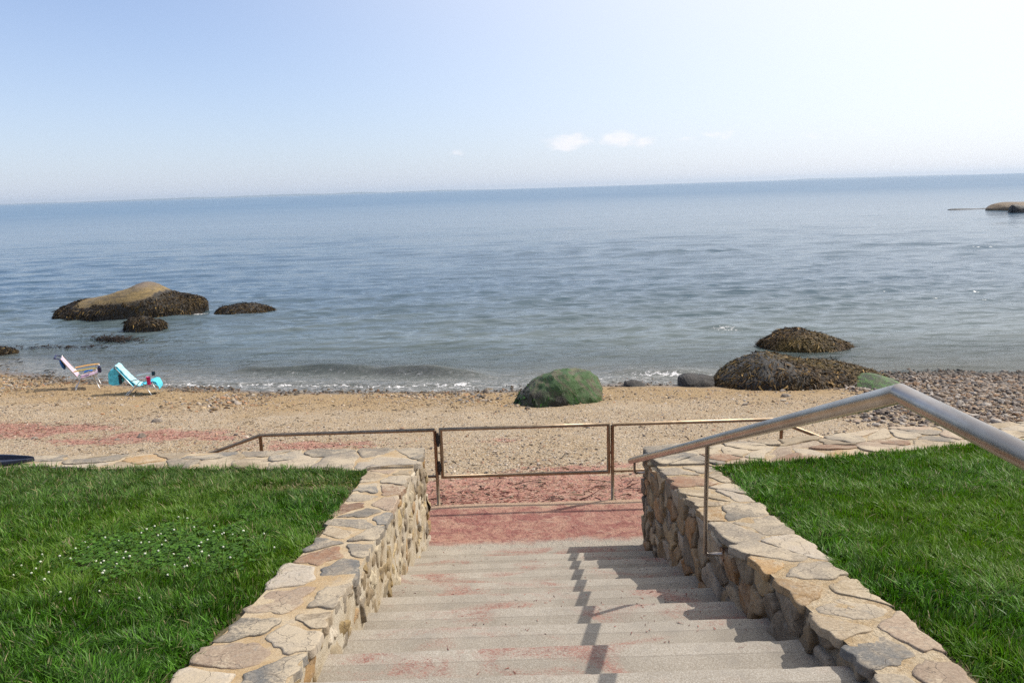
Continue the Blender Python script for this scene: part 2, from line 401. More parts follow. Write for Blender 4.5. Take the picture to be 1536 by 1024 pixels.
mb = MB(); mb.box((XL, -3.0, stepz(-3)-.4), (XR, stepy(-4)-.05, stepz(-3)-.003)); mb.build('upper_landing', M_CONC, stairs, sm=False)
# lower landing runs along the foot of the sea walls
nx, ny = 200, 40
X, Y = np.meshgrid(np.linspace(-3.55, 3.6, nx), np.concatenate([np.linspace(6.15, 7.5, ny-4), [7.512, 7.518, 7.52, 7.52]]), indexing='ij')
Z = np.full_like(X, LAND)+fbm(xy0(X, Y), 1.6, 4, 3).reshape(X.shape)*.006
Z[:, -3] -= .006; Z[:, -2] -= .02; Z[:, -1] -= .35
npmesh('landing', np.stack([X, Y, Z], -1).reshape(-1, 3), [gridfaces(nx, ny)], M_LAND, stairs, None, True)

# ---------------------------------------------------------------- stone walls
def clip(poly, a, b, c):                 # keep a*x+b*y<=c
    out = []
    for i in range(len(poly)):
        p, q = poly[i], poly[(i+1) % len(poly)]
        dp, dq = a*p[0]+b*p[1]-c, a*q[0]+b*q[1]-c
        if dp <= 0: out.append(p)
        if (dp < 0) != (dq < 0) and dp != dq:
            s = dp/(dp-dq); out.append((p[0]+s*(q[0]-p[0]), p[1]+s*(q[1]-p[1])))
    return out
def voronoi(dom, seeds, asp=1.0):
    cells = []
    for i, s in enumerate(seeds):
        p = list(dom)
        for j, q in enumerate(seeds):
            if i == j: continue
            dx, dy = q[0]-s[0], q[1]-s[1]
            if abs(dx) > 1.6 or abs(dy) > 1.6: continue
            p = clip(p, dx, dy*asp, (dx*(q[0]+s[0])+dy*asp*(q[1]+s[1]))/2)
            if len(p) < 3: break
        cells.append(p if len(p) >= 3 else None)
    return cells
def outline(poly, gap, rough, rng, n=30, rc=.13):
    P = np.array(poly); c = P.mean(0)
    for _ in range(2):                   # round the corners
        Q = np.roll(P, -1, 0); P = np.stack([(1-rc)*P+rc*Q, rc*P+(1-rc)*Q], 1).reshape(-1, 2)
    d = np.linalg.norm(np.roll(P, -1, 0)-P, axis=1); s = np.concatenate([[0], np.cumsum(d)]); Q = np.vstack([P, P[:1]])
    u = np.linspace(0, s[-1], n, endpoint=False)
    R = np.stack([np.interp(u, s, Q[:, 0]), np.interp(u, s, Q[:, 1])], 1)
    v = R-c; r = np.linalg.norm(v, axis=1)
    j = np.convolve(np.tile(rng.normal(0, 1, n), 3), [.2, .6, .2], 'same')[n:2*n]*rough
    r2 = np.maximum(r-gap+j*r, r*.35)
    return c, c+v*(r2/np.maximum(r, 1e-6))[:, None]
def stones(mbx, cells, mapf, pal, gap=(.008, .03), rise=(0, .015), emb=.05, rough=.05, rng=RNG, edge=.012, wts=None, bumpy=.55, tl=.025, rc=.13):
    """mapf(uv array, h array) -> xyz"""
    for cell in cells:
        if cell is None: continue
        A = np.array(cell); sz = math.sqrt(abs(np.sum(A[:, 0]*np.roll(A[:, 1], -1)-np.roll(A[:, 0], -1)*A[:, 1]))/2)
        if sz < .04: continue
        c, O = outline(cell, rng.uniform(*gap), rough, rng, 30, rc); n = len(O)
        h = rng.uniform(*rise); tilt = rng.normal(0, tl, 2)
        rings = []; hs = []
        for (k, dh) in ((1.02, -emb), (1.0, -edge), (1-edge/sz*.6, -edge*.2), (.86, 0), (.5, 0)):
            R = c+(O-c)*k; rings.append(R); hs.append(h+dh+((R-c)@tilt))
        uv = np.concatenate(rings+[c[None]]); hh = np.concatenate(hs+[[h]])
        hh = hh+np.where(np.arange(len(hh)) >= n, fbm(np.concatenate([uv, np.full((len(uv), 1), rng.uniform(0, 50))], 1), 8, 4, 4)*edge*bumpy, 0)
        V = mapf(uv, hh)
        F = gridfaces(5, n, 0, True); k = np.arange(n)
        T = np.stack([np.full(n, 5*n), 4*n+k, 4*n+(k+1) % n], 1)
        col = np.array(pal[rng.choice(len(pal), p=wts)])*rng.uniform(.74, 1.18)
        mbx.add(V, [F, T[:, ::-1]], col)
def seeds_in(u0, u1, v0, v1, du, dv, rng=RNG, jit=.33):
    s = []; nv = max(1, round((v1-v0)/dv)); nu = max(1, round((u1-u0)/du))
    for i in range(nu):
        for j in range(nv):
            s.append((u0+(i+.5+(j % 2)*.4+rng.uniform(-jit, jit))*(u1-u0)/nu, v0+(j+.5+rng.uniform(-jit, jit)*(1 if nv > 1 else .5))*(v1-v0)/nv))
    return s
TOPPAL = [(.20, .18, .15), (.26, .225, .18), (.32, .25, .165), (.36, .28, .175), (.37, .315, .24), (.24, .125, .07), (.165, .165, .16), (.47, .41, .33), (.38, .23, .09), (.36, .265, .19)]
TOPW = np.array([1.3, 1.4, 1.5, 1.3, 1.5, .6, .9, 1.0, .4, 1.0]); TOPW /= TOPW.sum()
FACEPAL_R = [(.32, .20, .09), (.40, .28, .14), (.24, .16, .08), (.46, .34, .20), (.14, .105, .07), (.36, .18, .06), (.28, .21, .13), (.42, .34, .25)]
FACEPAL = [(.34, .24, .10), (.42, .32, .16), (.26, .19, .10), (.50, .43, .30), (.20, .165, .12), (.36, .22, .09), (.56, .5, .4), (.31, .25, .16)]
def polyl(pts): a = np.array(pts); return a[:, 0], a[:, 1]
def make_wall(inner, outer, sea_in, sea_out, side, label, loc, seed, dens, mortar):
    """inner/outer: x as a function of y along the stairs; sea_in/sea_out: y as a function of x along the beach"""
    rng = np.random.default_rng(seed)
    w = tag(empty('stone_wall', loc), label, 'wall')
    fi = lambda y: np.interp(y, *polyl(inner)); fo = lambda y: np.interp(y, *polyl(outer))
    ys0, ys1 = .5, 5.9 if side < 0 else 5.68
    sx = lambda p: polyl(sorted(p)); gi = lambda x: np.interp(x, *sx(sea_in)); go = lambda x: np.interp(x, *sx(sea_out))
    xe = inner[-1][0]; xend = 12.0*side
    lift = .022 if side < 0 else .008
    # core of mortar and rubble: arm beside the stairs, arm along the beach
    core = MB()
    yy = np.linspace(ys0, ys1+.1, 110); k = len(yy); A = []
    for j, (f, zz) in enumerate(((fi, 'b'), (fi, 't'), (fo, 't'), (fo, 'b'))):
        x = f(yy)+(side*(.014 if side < 0 else .034) if j < 2 else -side*.03)
        A.append(np.stack([x, yy, (capz(yy)-.009) if zz == 't' else np.minimum(stairz(yy)-.5, capz(yy)-.6)], 1))
    core.add(np.stack(A, 1).reshape(-1, 3), [gridfaces(k, 4)[:, ::side], np.array([[0, 1, 2, 3][::-side], [4*k-4, 4*k-3, 4*k-2, 4*k-1][::side]])])
    # beach arm; inner side is the lawn, outer side the beach
    xx = np.linspace(xe+side*.022, xend, 150); k = len(xx)
    yin = np.where(np.abs(xx-xe) < abs(outer[-1][0]-xe), ys1+.1, gi(xx)); yout = go(xx)-.02
    B = []
    for yv, zz in ((yout, 'b'), (yout, 't'), (yin, 't'), (yin, 'b')):
        B.append(np.stack([xx, yv, (capz(yv)-.009+lift) if zz == 't' else np.full(k, LAND-.45)], 1))
    core.add(np.stack(B, 1).reshape(-1, 3), [gridfaces(k, 4)[:, ::-side], np.array([[0, 1, 2, 3][::side], [4*k-4, 4*k-3, 4*k-2, 4*k-1][::-side]])])
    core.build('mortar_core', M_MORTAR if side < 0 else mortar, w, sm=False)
    # coping stones
    cp = MB()
    wd = abs(np.mean(fo(yy)-fi(yy)))
    dom = [(ys0, -.012), (ys1+.06, -.012), (ys1+.06, wd), (ys0, wd)]
    cells = voronoi(dom, seeds_in(ys0, ys1+.06, 0, wd, dens[0], dens[1], rng, .5))
    def mA(uv, h):
        y = uv[:, 0]; v = uv[:, 1]/wd
        return np.stack([fi(y)*(1-v)+fo(y)*v, y, capz(y)+h], 1)
    def fl(m): return lambda uv, h: m(uv, h)
    stones(cp, cells, mA, TOPPAL, (.002, .042), (-.006, .000), .04, .12, rng, .004, TOPW, .9, .014, .09)
    wb = .62 if side < 0 else .9
    L = abs(xend-xe); dom = [(-.012, 0), (L, 0), (L, wb), (-.012, wb)]
    cells = voronoi(dom, seeds_in(0, L, 0, wb, .36, .25, rng, .5))
    def mB(uv, h):
        x = xe+side*uv[:, 0]; v = uv[:, 1]/wb
        yi = np.where(np.abs(x-xe) < abs(outer[-1][0]-xe), ys1+.1, gi(x)); yo = go(x); y = yo*(1-v)+yi*v
        return np.stack([x, y, capz(y)+h+lift], 1)
    stones(cp, cells, mB, TOPPAL, (.001, .018), (-.006, .002 if side < 0 else .008), .05, .12, rng, .005, TOPW, 1.0, .022, .09)
    cp.build('coping', M_STONE, w, True)
    # rubble face towards the steps
    fc = MB()
    y0, y1 = ys0, inner[-1][1]-.0
    bot = lambda y: stairz(y)-.22
    cells = []
    for (a, b) in ((y0, 3.0), (3.0, 4.6), (4.6, y1)):
        d = [(a, min(bot(a), capz(a)-.25)), (b, max(bot(b), LAND-.1)), (b, capz(b)-.034), (a, capz(a)-.034)]
        zlo, zhi = min(d[0][1], d[1][1]), max(d[2][1], d[3][1])
        cells += voronoi(d, [s for s in seeds_in(a, b, zlo, zhi, dens[2]*(1.25 if a < 3 else 1), dens[3], rng, .42)], dens[4])
    def mC(uv, h):
        y, z = uv[:, 0], uv[:, 1]; return np.stack([fi(y)+side*(.012-h), y, z], 1)
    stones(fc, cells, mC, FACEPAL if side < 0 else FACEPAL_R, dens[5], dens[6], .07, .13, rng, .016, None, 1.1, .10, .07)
    # end of the arm, facing the beach
    d = [(0, LAND-.15), (L, LAND-.15), (L, 2.48), (0, 2.48)]
    cells = voronoi(d, seeds_in(0, L, LAND-.15, 2.48, .34, .24, rng, .4), 1.3)
    def mD(uv, h):
        x = xe+side*uv[:, 0]; y = go(x)-.02; return np.stack([x, y+h, np.minimum(uv[:, 1], capz(y)-.01)], 1)
    stones(fc, cells, mD, FACEPAL, (.01, .03), (0, .03), .07, .08, rng, .02)
    fc.build('rubble_face', M_STONE, w, True)
    return w
L_OUT = [(.5, -1.42), (2.5, -1.39), (3.05, -1.33), (3.6, -1.31), (4.2, -1.26), (5.0, -1.28), (6.0, -1.29)]
LI = [(.5, -.90), (2.4, -.885), (3.3, -.86), (4.4, -.85), (5.4, -.875), (6.78, -.865)]
RI = [(.5, 1.31), (2.6, 1.29), (3.1, 1.26), (3.7, 1.225), (4.4, 1.19), (5.2, 1.16), (5.9, 1.14), (6.5, 1.19)]
RO = [(.5, 1.68), (2.4, 1.67), (2.9, 1.70), (3.3, 1.67), (4.5, 1.645), (5.8, 1.645)]
# note: inner/outer lists are (y, x); make_wall reads inner[-1][0] as the end x, so pass a small adaptor list type
def mkwall(inner, outer, sea_in, sea_out, side, label, seed, dens, mortar):
    class PL(list):
        def __getitem__(s, i):
            v = list.__getitem__(s, i); return (v[1], v[0]) if isinstance(i, int) else v
    A, B = PL(inner), PL(outer)
    xe = inner[-1][1]
    return make_wall(A, B, sea_in, sea_out, side, label, (xe+side*.2, 6.3, LAND), seed, dens, mortar)
def polyl(pts): a = np.array(list(iter(pts)), float); return a[:, 0], a[:, 1]
mkwall(LI, L_OUT, [(-1.29, 5.88), (-2.85, 6.14), (-4.9, 6.42), (-8, 6.6), (-13, 6.7)], [(-.8, 6.74), (-.87, 6.75), (-3.1, 6.84), (-5.0, 6.86), (-13, 7.0)], -1,
       'low sunlit stone wall left of the steps, pale mortar around its stones, turning along the beach', 21, (.275, .205, .15, .14, .9, (.002, .018), (-.009, .005)), M_WMORTAR)
mkwall(RI, RO, [(1.2, 5.6), (1.65, 5.66), (2.72, 5.84), (4.0, 6.12), (6, 6.5), (13, 7.1)], [(1.1, 6.48), (1.19, 6.5), (2.99, 6.74), (3.8, 7.08), (4.5, 7.05), (6, 7.25), (13, 7.9)], 1,
       'low stone wall right of the steps, its shaded face of chunky brown stones behind the handrail', 35, (.30, .225, .215, .15, 1.2, (.001, .014), (-.014, .018)), M_SHADEMORTAR)

# ---------------------------------------------------------------- lawns, grass, clover
def lawn_edge_l(y): return np.interp(y, *polyl(L_OUT))
def lawn_edge_r(y): return np.interp(y, *polyl(RO))
SEA_L = polyl(sorted([(-1.29, 5.88), (-2.85, 6.14), (-4.9, 6.42), (-8, 6.6), (-13, 6.7)])); SEA_R = polyl([(1.65, 5.66), (2.72, 5.84), (4.0, 6.12), (6, 6.5), (13, 7.1)])
for side in (-1, 1):
    nx, ny = 60, 60; U, Vv = np.meshgrid(np.linspace(0, 1, nx), np.linspace(0, 1, ny), indexing='ij')
    edge = lawn_edge_l if side < 0 else lawn_edge_r; sea = SEA_L if side < 0 else SEA_R
    Yt = -2+Vv*8.6; X = edge(np.clip(Yt, .5, 6))+side*U*11-side*.02
    ymax = np.interp(X, *sea)+.02; Y = -2+Vv*(ymax+2); X = np.where(U == 0, edge(np.clip(Y, .5, 6))-side*.02, X)
    Z = capz(Y)-.030+fbm(xy0(X, Y), .9, 3, 8).reshape(X.shape)*.012
    tag(npmesh('lawn', np.stack([X, Y, Z], -1).reshape(-1, 3), [gridfaces(nx, ny)[:, ::side]], M_SOIL), kind='structure')
CL_C = atz(290, 825, capz(4.0)); 
def cl_plane(px, py):
    r = ray(px, py); return EYE+r*((-1.447)/(r[2]+.147*r[1]))
CLP = [cl_plane(*q) for q in ((30, 855), (130, 810), (200, 790), (330, 775), (400, 830), (330, 870), (230, 885), (100, 880))]
CLC = np.mean(CLP, 0)
def clover_w(x, y):
    c0, c1 = cl_plane(60, 860), cl_plane(370, 805)
    ax = (c1-c0)[:2]; ln = np.linalg.norm(ax); ax = ax/ln
    dx, dy = x-(c0[0]+c1[0])/2, y-(c0[1]+c1[1])/2
    a = (dx*ax[0]+dy*ax[1])/(ln*.72); b = (-dx*ax[1]+dy*ax[0])/.52
    n = fbm(xy0(x, y), 2.5, 3, 31)*.35
    return smooth(1.25, .2, np.sqrt(a*a+b*b)+n*1.3)
dry0 = cl_plane(470, 728)
def grass(side, N, label):
    rng = np.random.default_rng(50+side)
    edge = lawn_edge_l if side < 0 else lawn_edge_r; sea = SEA_L if side < 0 else SEA_R
    y = 1.0+(6.7-1.0)*rng.random(N*2); x = side*(1.2+rng.random(N*2)*6.0)
    wob = .030*vnoise(xy0(x, y), 3.2, 6)+.02*vnoise(xy0(x, y), 11, 7)
    ok = (side*(x-edge(y)) > -.025+rng.random(len(x))*.035+wob) & (y < np.interp(x, *sea)+.03+wob)
    px, py, d = proj(np.stack([x, y, capz(y)], 1))
    ok &= (px > -650) & (px < 2190) & (py < 1750)
    near = np.clip(3.2/np.hypot(x, y), .34, 1)
    ok &= rng.random(len(x)) < near
    x, y = x[ok], y[ok]; n = len(x); pp = xy0(x, y)
    cw = clover_w(x, y) if side < 0 else np.zeros(n)
    dry = np.clip(1-np.hypot((x-dry0[0])/.55, (y-dry0[1])/.22), 0, 1) if side < 0 else np.zeros(n)
    keep = rng.random(n) > np.maximum(cw*.34, dry*.8)
    x, y, pp, cw, dry = x[keep], y[keep], pp[keep], cw[keep], dry[keep]; n = len(x)
    tuft = fbm(pp, 2.2, 3, 3); tuft2 = fbm(pp, 9, 2, 13)
    ang = fbm(pp, 4.5, 2, 40)*6.0+rng.normal(0, .9, n)
    lean = np.clip(.55+.22*tuft+.25*tuft2+rng.normal(0, .32, n), .02, 1.5)
    fn_edge = np.clip((side*(x-edge(y)))/.12, .0, 1)
    L = (.056+.014*tuft+.016*tuft2+rng.normal(0, .012, n))*(1-.35*cw)*(1-.45*dry)*(.62+.38*fn_edge)
    L *= np.where(rng.random(n) < .06, 1.4, 1.0); L = np.clip(L, .018, .12)
    W = rng.uniform(.0042, .0092, n)*(1+.35*np.clip((np.hypot(x, y)-3)/4, 0, 1))
    hd = np.stack([np.cos(ang), np.sin(ang), np.zeros(n)], 1)
    T = nrmz(np.stack([hd[:, 0]*.35*lean, hd[:, 1]*.35*lean, np.ones(n)], 1))
    Bd = hd*(lean*.75)[:, None]; Bd[:, 2] = -.30*lean*lean
    a2 = ang+np.pi/2+rng.normal(0, .5, n); Sd = np.stack([np.cos(a2), np.sin(a2), rng.normal(0, .15, n)], 1)
    P = np.stack([x, y, capz(y)-.030+.02*smooth(.12, .0, np.interp(x, *sea)-y)], 1)
    V, F, nv = ribbons(P, T, Bd, Sd, L, W, 4, 1.8)
    g = rng.random(n); base = np.array([.066, .163, .013] if side < 0 else [.070, .176, .012])*(.30+1.45*g[:, None]**1.6)
    base = base*(1+.14*tuft[:, None]+.16*tuft2[:, None]); 
    yel = np.clip(fbm(pp, .8, 3, 77)*.8+rng.normal(0, .3, n)+(.18 if side > 0 else -.18), 0, 1)[:, None]
    base = base*(1-yel)+np.array([.125, .22, .018])*yel
    far = smooth(4.6, 6.0, y)[:, None]*(.55 if side < 0 else .0)
    base = base*(1-far)+np.array([.12, .185, .05])*far
    straw = (rng.random(n) < .05+.25*(far[:, 0])*.5+dry*.7)[:, None]
    base = np.where(straw, np.array([.30, .26, .13])*(.7+.5*g[:, None]), base)
    cols = np.repeat(np.clip(base, .004, 1), nv, 0)
    tag(npmesh('grass', V, F, M_GRASS, None, cols, True), label, 'grass', kind='stuff')
grass(-1, 320000, 'lush green lawn grass with a clover patch left of the steps')
grass(1, 320000, 'bright green lawn grass right of the steps behind the handrail')
# clover leaves
rng = np.random.default_rng(5); N = 46000
c0, c1 = cl_plane(60, 860), cl_plane(370, 805)
x = rng.uniform(-5.2, -1.3, N); y = rng.uniform(2.6, 5.6, N)
k = (rng.random(N) < clover_w(x, y)*.42*(1+.8*fbm(xy0(x, y), 5, 2, 63))) & (x < lawn_edge_l(y)-.06); x, y = x[k], y[k]; N = len(x)
Vs, Fs, Cs = [], [], []
h = rng.uniform(.025, .055, N); a0 = rng.uniform(0, 6.28, N)
cen = np.stack([x, y, capz(y)-.035+h], 1); m8 = 7; allV = []; 
for kf in range(3):
    a = a0+kf*2.094; d = np.stack([np.cos(a), np.sin(a), rng.normal(.05, .25, N)], 1); sd = np.stack([-np.sin(a), np.cos(a), rng.normal(0, .2, N)], 1)
    r = rng.uniform(.006, .0105, N)
    ring = [cen]
    for (fx, fs) in ((.7, .75), (1.5, .95), (2.0, .45), (1.85, 0), (2.0, -.45), (1.5, -.95), (.7, -.75)):
        ring.append(cen+d*(r*fx)[:, None]+sd*(r*fs)[:, None])
    allV.append(np.stack(ring, 1))
V = np.concatenate(allV, 0); nv = 8; b = (np.arange(len(V))*nv)[:, None]; F = np.concatenate([b+i for i in range(8)], 1)
cc = np.repeat(np.tile(np.array([.058, .138, .013]), (len(V), 1))*rng.uniform(.5, 1.5, (len(V), 1)), nv, 0)
tag(npmesh('clover', V.reshape(-1, 3), [F], M_CLOVER, None, cc, False), 'dark green clover leaves growing in the lawn left of the steps', 'clover', kind='stuff')
# clover flowers: one mesh, copied
bm = bmesh.new(); bmesh.ops.create_icosphere(bm, subdivisions=3, radius=.0070)
for v in bm.verts:
    n = vnoise(np.array([v.co])*900, 1, 3)[0]; v.co *= 1+.16*n; v.co.z = v.co.z*.85+.055
me = bpy.data.meshes.new('clover_flower'); bm.to_mesh(me); bm.free()
M_FLOWER = simple('clover_petal', (.60, .61, .47), .8, 0, .25, 900); M_STEM = simple('clover_stem', (.07, .15, .03), .6)
stem = MB(); stem.tube([(0, 0, 0), (.002, .001, .03), (0, 0, .05)], .0014, 6)
FL = [(53, 850), (66, 870), (130, 842), (160, 857), (137, 835), (152, 862), (226, 790), (240, 797), (262, 793), (208, 815), (222, 812), (116, 820), (140, 814), (90, 832), (172, 823), (196, 830), (188, 836), (218, 828), (238, 828), (256, 824), (297, 820), (301, 812), (318, 806), (331, 800), (325, 787), (323, 794), (336, 798), (352, 783), (330, 815), (347, 838), (319, 830), (272, 853), (285, 848), (252, 857), (150, 884), (88, 886), (222, 897), (210, 896), (115, 891), (67, 830), (104, 838), (127, 811), (155, 805), (248, 811), (283, 832), (289, 840), (232, 790), (235, 801), (211, 799), (175, 845), (161, 838), (191, 820), (345, 800), (361, 793), (397, 800), (412, 822), (23, 862), (40, 857), (73, 857), (240, 815), (266, 774), (281, 775), (182, 842), (152, 845), (20, 845), (58, 842), (310, 822), (296, 787), (180, 808), (260, 845)]
first = None; rng = np.random.default_rng(9)
for (px, py) in FL:
    p = cl_plane(px, py+6); hh = rng.uniform(.0, .02)
    loc = (p[0], p[1], capz(p[1])-.043+hh); sc = rng.uniform(.6, 1.1)
    if first is None:
        o = link('clover_flower', me, M_FLOWER); st = stem.build('stem', M_STEM, o, world=False); first = (o, st)
    else:
        o = first[0].copy(); COL.objects.link(o); st = first[1].copy(); COL.objects.link(st); st.parent = o
    o.location = loc; o.scale = (sc, sc, 1); o.rotation_euler = (rng.normal(0, .25), rng.normal(0, .25), rng.uniform(0, 6))
    tag(o, 'small white clover flower head in the lawn left of the steps', 'flower', 'white clover flowers in the left lawn')

# ---------------------------------------------------------------- railings, gate, handrail
GY = 7.545
zt = lambda px, py: aty(px, py, GY)[2]
ZT, ZB = CZ-2.515, CZ-3.045; RR = .0195
railz = ZT
tag_r = []
def side_rail(xpost, xend, xtip, ztip, label, mid):
    g = tag(empty('guard_rail', (xpost, GY, LAND-.03)), label, 'railing')
    s = 1 if xend > xpost else -1
    # top tube bends down to the ground at its far end
    d = np.array([xtip-xend, 0, ztip-ZT]); kk = (ZT-LAND+.02)/(-d[2])
    t = MB(); t.tube([(xpost, GY, ZT), (xend-s*.02, GY, ZT), (xend+s*.01, GY, ZT-.004), (xend+d[0]*kk, GY, ZT+d[2]*kk)], RR, 14); t.build('top_tube', M_BRONZE, g)
    for x in (xpost, mid):
        t = MB(); t.tube([(x, GY, LAND-.10), (x, GY, ZT-RR*.4)], RR*.95, 14); t.build('post', M_BRONZE, g)
    t = MB(); t.tube([(xpost+s*.018, GY, ZB), (mid-s*.018, GY, ZB)], RR*.8, 12); t.build('bottom_tube', M_BRONZE, g)
    t = MB(); t.tube([(xpost, GY, LAND-.012), (xpost, GY, LAND-.004)], .04, 18); t.build('base_flange', M_RUST, g)
    return g
XPL, XPR = -.862, 1.053
side_rail(XPL, -2.74, -3.295, CZ-2.70, 'tarnished tube railing left of the gate, its end sloping down behind the wall', -2.745)
side_rail(XPR, 2.78, 3.352, CZ-2.755, 'tarnished tube railing right of the gate, partly hidden by the thick steel handrail', 2.88)
gx0, gx1 = XPL+.062, XPR-.042
gate = tag(empty('gate', (gx0, GY, ZB)), 'open framed tube gate closing the foot of the steps, hung on two black hinges', 'gate')
fr = MB(); fr.tube([((gx0+gx1)/2, GY, ZT+.002), (gx1, GY, ZT+.002), (gx1, GY, ZB-.01), (gx0, GY, ZB-.01), (gx0, GY, ZT+.002), ((gx0+gx1)/2, GY, ZT+.002)], RR*.98, 14, False); fr.build('gate_frame', M_BRONZE, gate)
for z in (ZT-.10, ZB+.11):
    h = MB(); h.box((XPL+.014, GY-.03, z-.05), (gx0-.012, GY-.012, z+.045)); h.tube([((XPL+gx0)/2, GY-.03, z-.075), ((XPL+gx0)/2, GY-.03, z+.07)], .012, 10)
    bevel(h.build('hinge', M_BLACK, gate, sm=False), .003)
lt = MB(); lt.box((gx1+.012, GY-.010, ZB+.20), (XPR-.012, GY+.010, ZB+.225)); lt.build('latch', M_RUST, gate, sm=False)

HX = 1.10
BEND = atx(1350, 590, HX); FAR = atx(946, 691, HX); out = atz(1536, 683, BEND[2]); dirn = (out-BEND)/np.linalg.norm(out-BEND)
hr = tag(empty('handrail', (HX, 4, capz(4))), 'thick brushed steel pipe handrail running down beside the steps on the right wall', 'handrail')
HR = .0285
t = MB(); fdir = (FAR-BEND)/np.linalg.norm(FAR-BEND)
# two lengths mitred together at the bend, the far end rounded off
t.tube([out+dirn*.9, BEND, FAR-fdir*.03, FAR-fdir*.006, FAR+fdir*.004, FAR+fdir*.008], [HR, HR, HR, HR*.96, HR*.75, HR*.3], 40); rail = t.build('rail', M_STEEL, hr)
for e in rail.data.edges:                       # keep the mitre crisp
    v0, v1 = e.vertices
    if v0 in range(40, 80) and v1 in range(40, 80): e.use_edge_sharp = True
def wall_in(y): return float(np.interp(y, *polyl(RI)))
def railpt(y): return BEND+(FAR-BEND)*((y-BEND[1])/(FAR[1]-BEND[1]))
pb = atx(1057, 831, HX); pt = railpt(pb[1])
t = MB(); t.tube([(HX, pb[1], pt[2]-HR*.6), (HX, pb[1], pb[2]+.012), (HX+.012, pb[1], pb[2]), (wall_in(pb[1])+.03, pb[1], pb[2])], .0125, 14); t.build('post', M_STEEL, hr)
t = MB(); t.tube([(wall_in(pb[1])-.012, pb[1], pb[2]), (wall_in(pb[1])+.02, pb[1], pb[2])], .042, 20); t.build('flange', M_RUST, hr)
y2 = 6.42; p2 = railpt(y2)
t = MB(); t.tube([(HX, y2, p2[2]-HR*.6), (HX, y2, p2[2]-.115), (HX+.012, y2, p2[2]-.127), (wall_in(y2)+.03, y2, p2[2]-.127)], .0115, 12); t.build('post', M_STEEL, hr)
# rail foot out of frame, holding the level length at the top of the steps
pe = out+dirn*.85
t = MB(); t.tube([(pe[0], pe[1], pe[2]-HR*.6), (pe[0], pe[1], capz(pe[1])-.1)], .0175, 14); t.build('post', M_STEEL, hr)

# ---------------------------------------------------------------- beach
SH = [(-400, 540), (-200, 547), (0, 556), (80, 568), (180, 576), (300, 583), (450, 588), (600, 588), (760, 586), (900, 578), (1000, 577), (1090, 578), (1200, 574), (1330, 562), (1430, 560), (1536, 563), (1700, 560), (2000, 560)]
shp = np.array([atz(px, py, 0.0) for px, py in SH]); SHX, SHY = shp[:, 0], shp[:, 1]
def shore(x): return np.interp(x, SHX, SHY)
def beach_h(x, y):
    ys = shore(x); t = (ys-y)/(ys-7.6)
    up = 1.49*np.clip(t, 0, 1)**.92
    dn = -np.clip(y-ys, 0, 400)*.075; dn = np.maximum(dn, -4.5)
    h = np.where(y < ys, up, dn)
    p = xy0(x, y)
    amp = smooth(-.1, .35, h)*smooth(7.55, 8.3, y)
    r = fbm(p, .5, 3, 4)*.03+fbm(p, 2.2, 4, 6)*.014+fbm(p, 8, 3, 2)*.006
    h = h+r.reshape(np.shape(x))*(amp+.15)
    return np.where(y < 7.52, LAND-.22, np.where(y < 7.66, np.minimum(h, LAND-.015), h))
ya = np.concatenate([[-2, 4], np.linspace(6, 7.5, 8), np.linspace(7.53, 20, 420), 20+np.linspace(.05, 1, 90)**2*60]); xa = np.concatenate([np.linspace(-70, -24, 40), np.linspace(-23.9, 23.9, 640), np.linspace(24, 70, 40)])
X, Y = np.meshgrid(xa, ya, indexing='ij'); Z = beach_h(X, Y)
tag(npmesh('beach', np.stack([X, Y, Z], -1).reshape(-1, 3), [gridfaces(len(xa), len(ya))], M_SAND), kind='structure')

# pebbles and weed litter
def ico(sub):
    bm = bmesh.new(); bmesh.ops.create_icosphere(bm, subdivisions=sub, radius=1); bm.verts.index_update()
    V = np.array([v.co[:] for v in bm.verts]); F = np.array([[v.index for v in f.verts] for f in bm.faces]); bm.free(); return V, F
IV, IF = ico(2)
def pebbles(name, x, y, size, pal, label, seed, flat=(.35, .7), wts=None, sink=.3):
    rng = np.random.default_rng(seed); n = len(x); nv = len(IV)
    s = np.stack([size*rng.uniform(.8, 1.4, n), size*rng.uniform(.6, 1, n), size*rng.uniform(*flat, n)], 1)
    a = rng.uniform(0, 6.28, n); b = rng.normal(0, .35, n)
    V = IV[None]*s[:, None, :]
    off = rng.uniform(0, 100, (n, 1, 3)); nz = vnoise((IV[None]*1.2+off).reshape(-1, 3), 1, 5).reshape(n, nv, 1); V = V*(1+.38*nz)
    ca, sa, cb, sb = np.cos(a)[:, None], np.sin(a)[:, None], np.cos(b)[:, None], np.sin(b)[:, None]
    X, Y, Z = V[..., 0], V[..., 1], V[..., 2]; X, Z = X*cb-Z*sb, X*sb+Z*cb; X, Y = X*ca-Y*sa, X*sa+Y*ca
    z0 = beach_h(x, y)+s[:, 2]*(1-2*sink)
    V = np.stack([X+x[:, None], Y+y[:, None], Z+z0[:, None]], -1).reshape(-1, 3)
    F = (IF[None]+(np.arange(n)*nv)[:, None, None]).reshape(-1, 3)
    pal = np.array(pal); c = pal[rng.choice(len(pal), n, p=wts)]*rng.uniform(.7, 1.3, (n, 1))
    wet = smooth(.22, .05, beach_h(x, y))[:, None]; c = c*(1-.55*wet)
    return tag(npmesh(name, V, [F], M_PEB, None, np.repeat(c, nv, 0), False), label, 'pebbles', kind='stuff')
rng = np.random.default_rng(77)
def scatter(n, x0, x1, y0, y1, dens):
    x = rng.uniform(x0, x1, n); y = rng.uniform(y0, y1, n); k = rng.random(n) < dens(x, y); return x[k], y[k]
PALB = [(.30, .20, .10), (.20, .13, .07), (.42, .31, .18), (.12, .09, .06), (.36, .30, .24), (.5, .42, .32), (.46, .25, .12), (.22, .2, .18)]
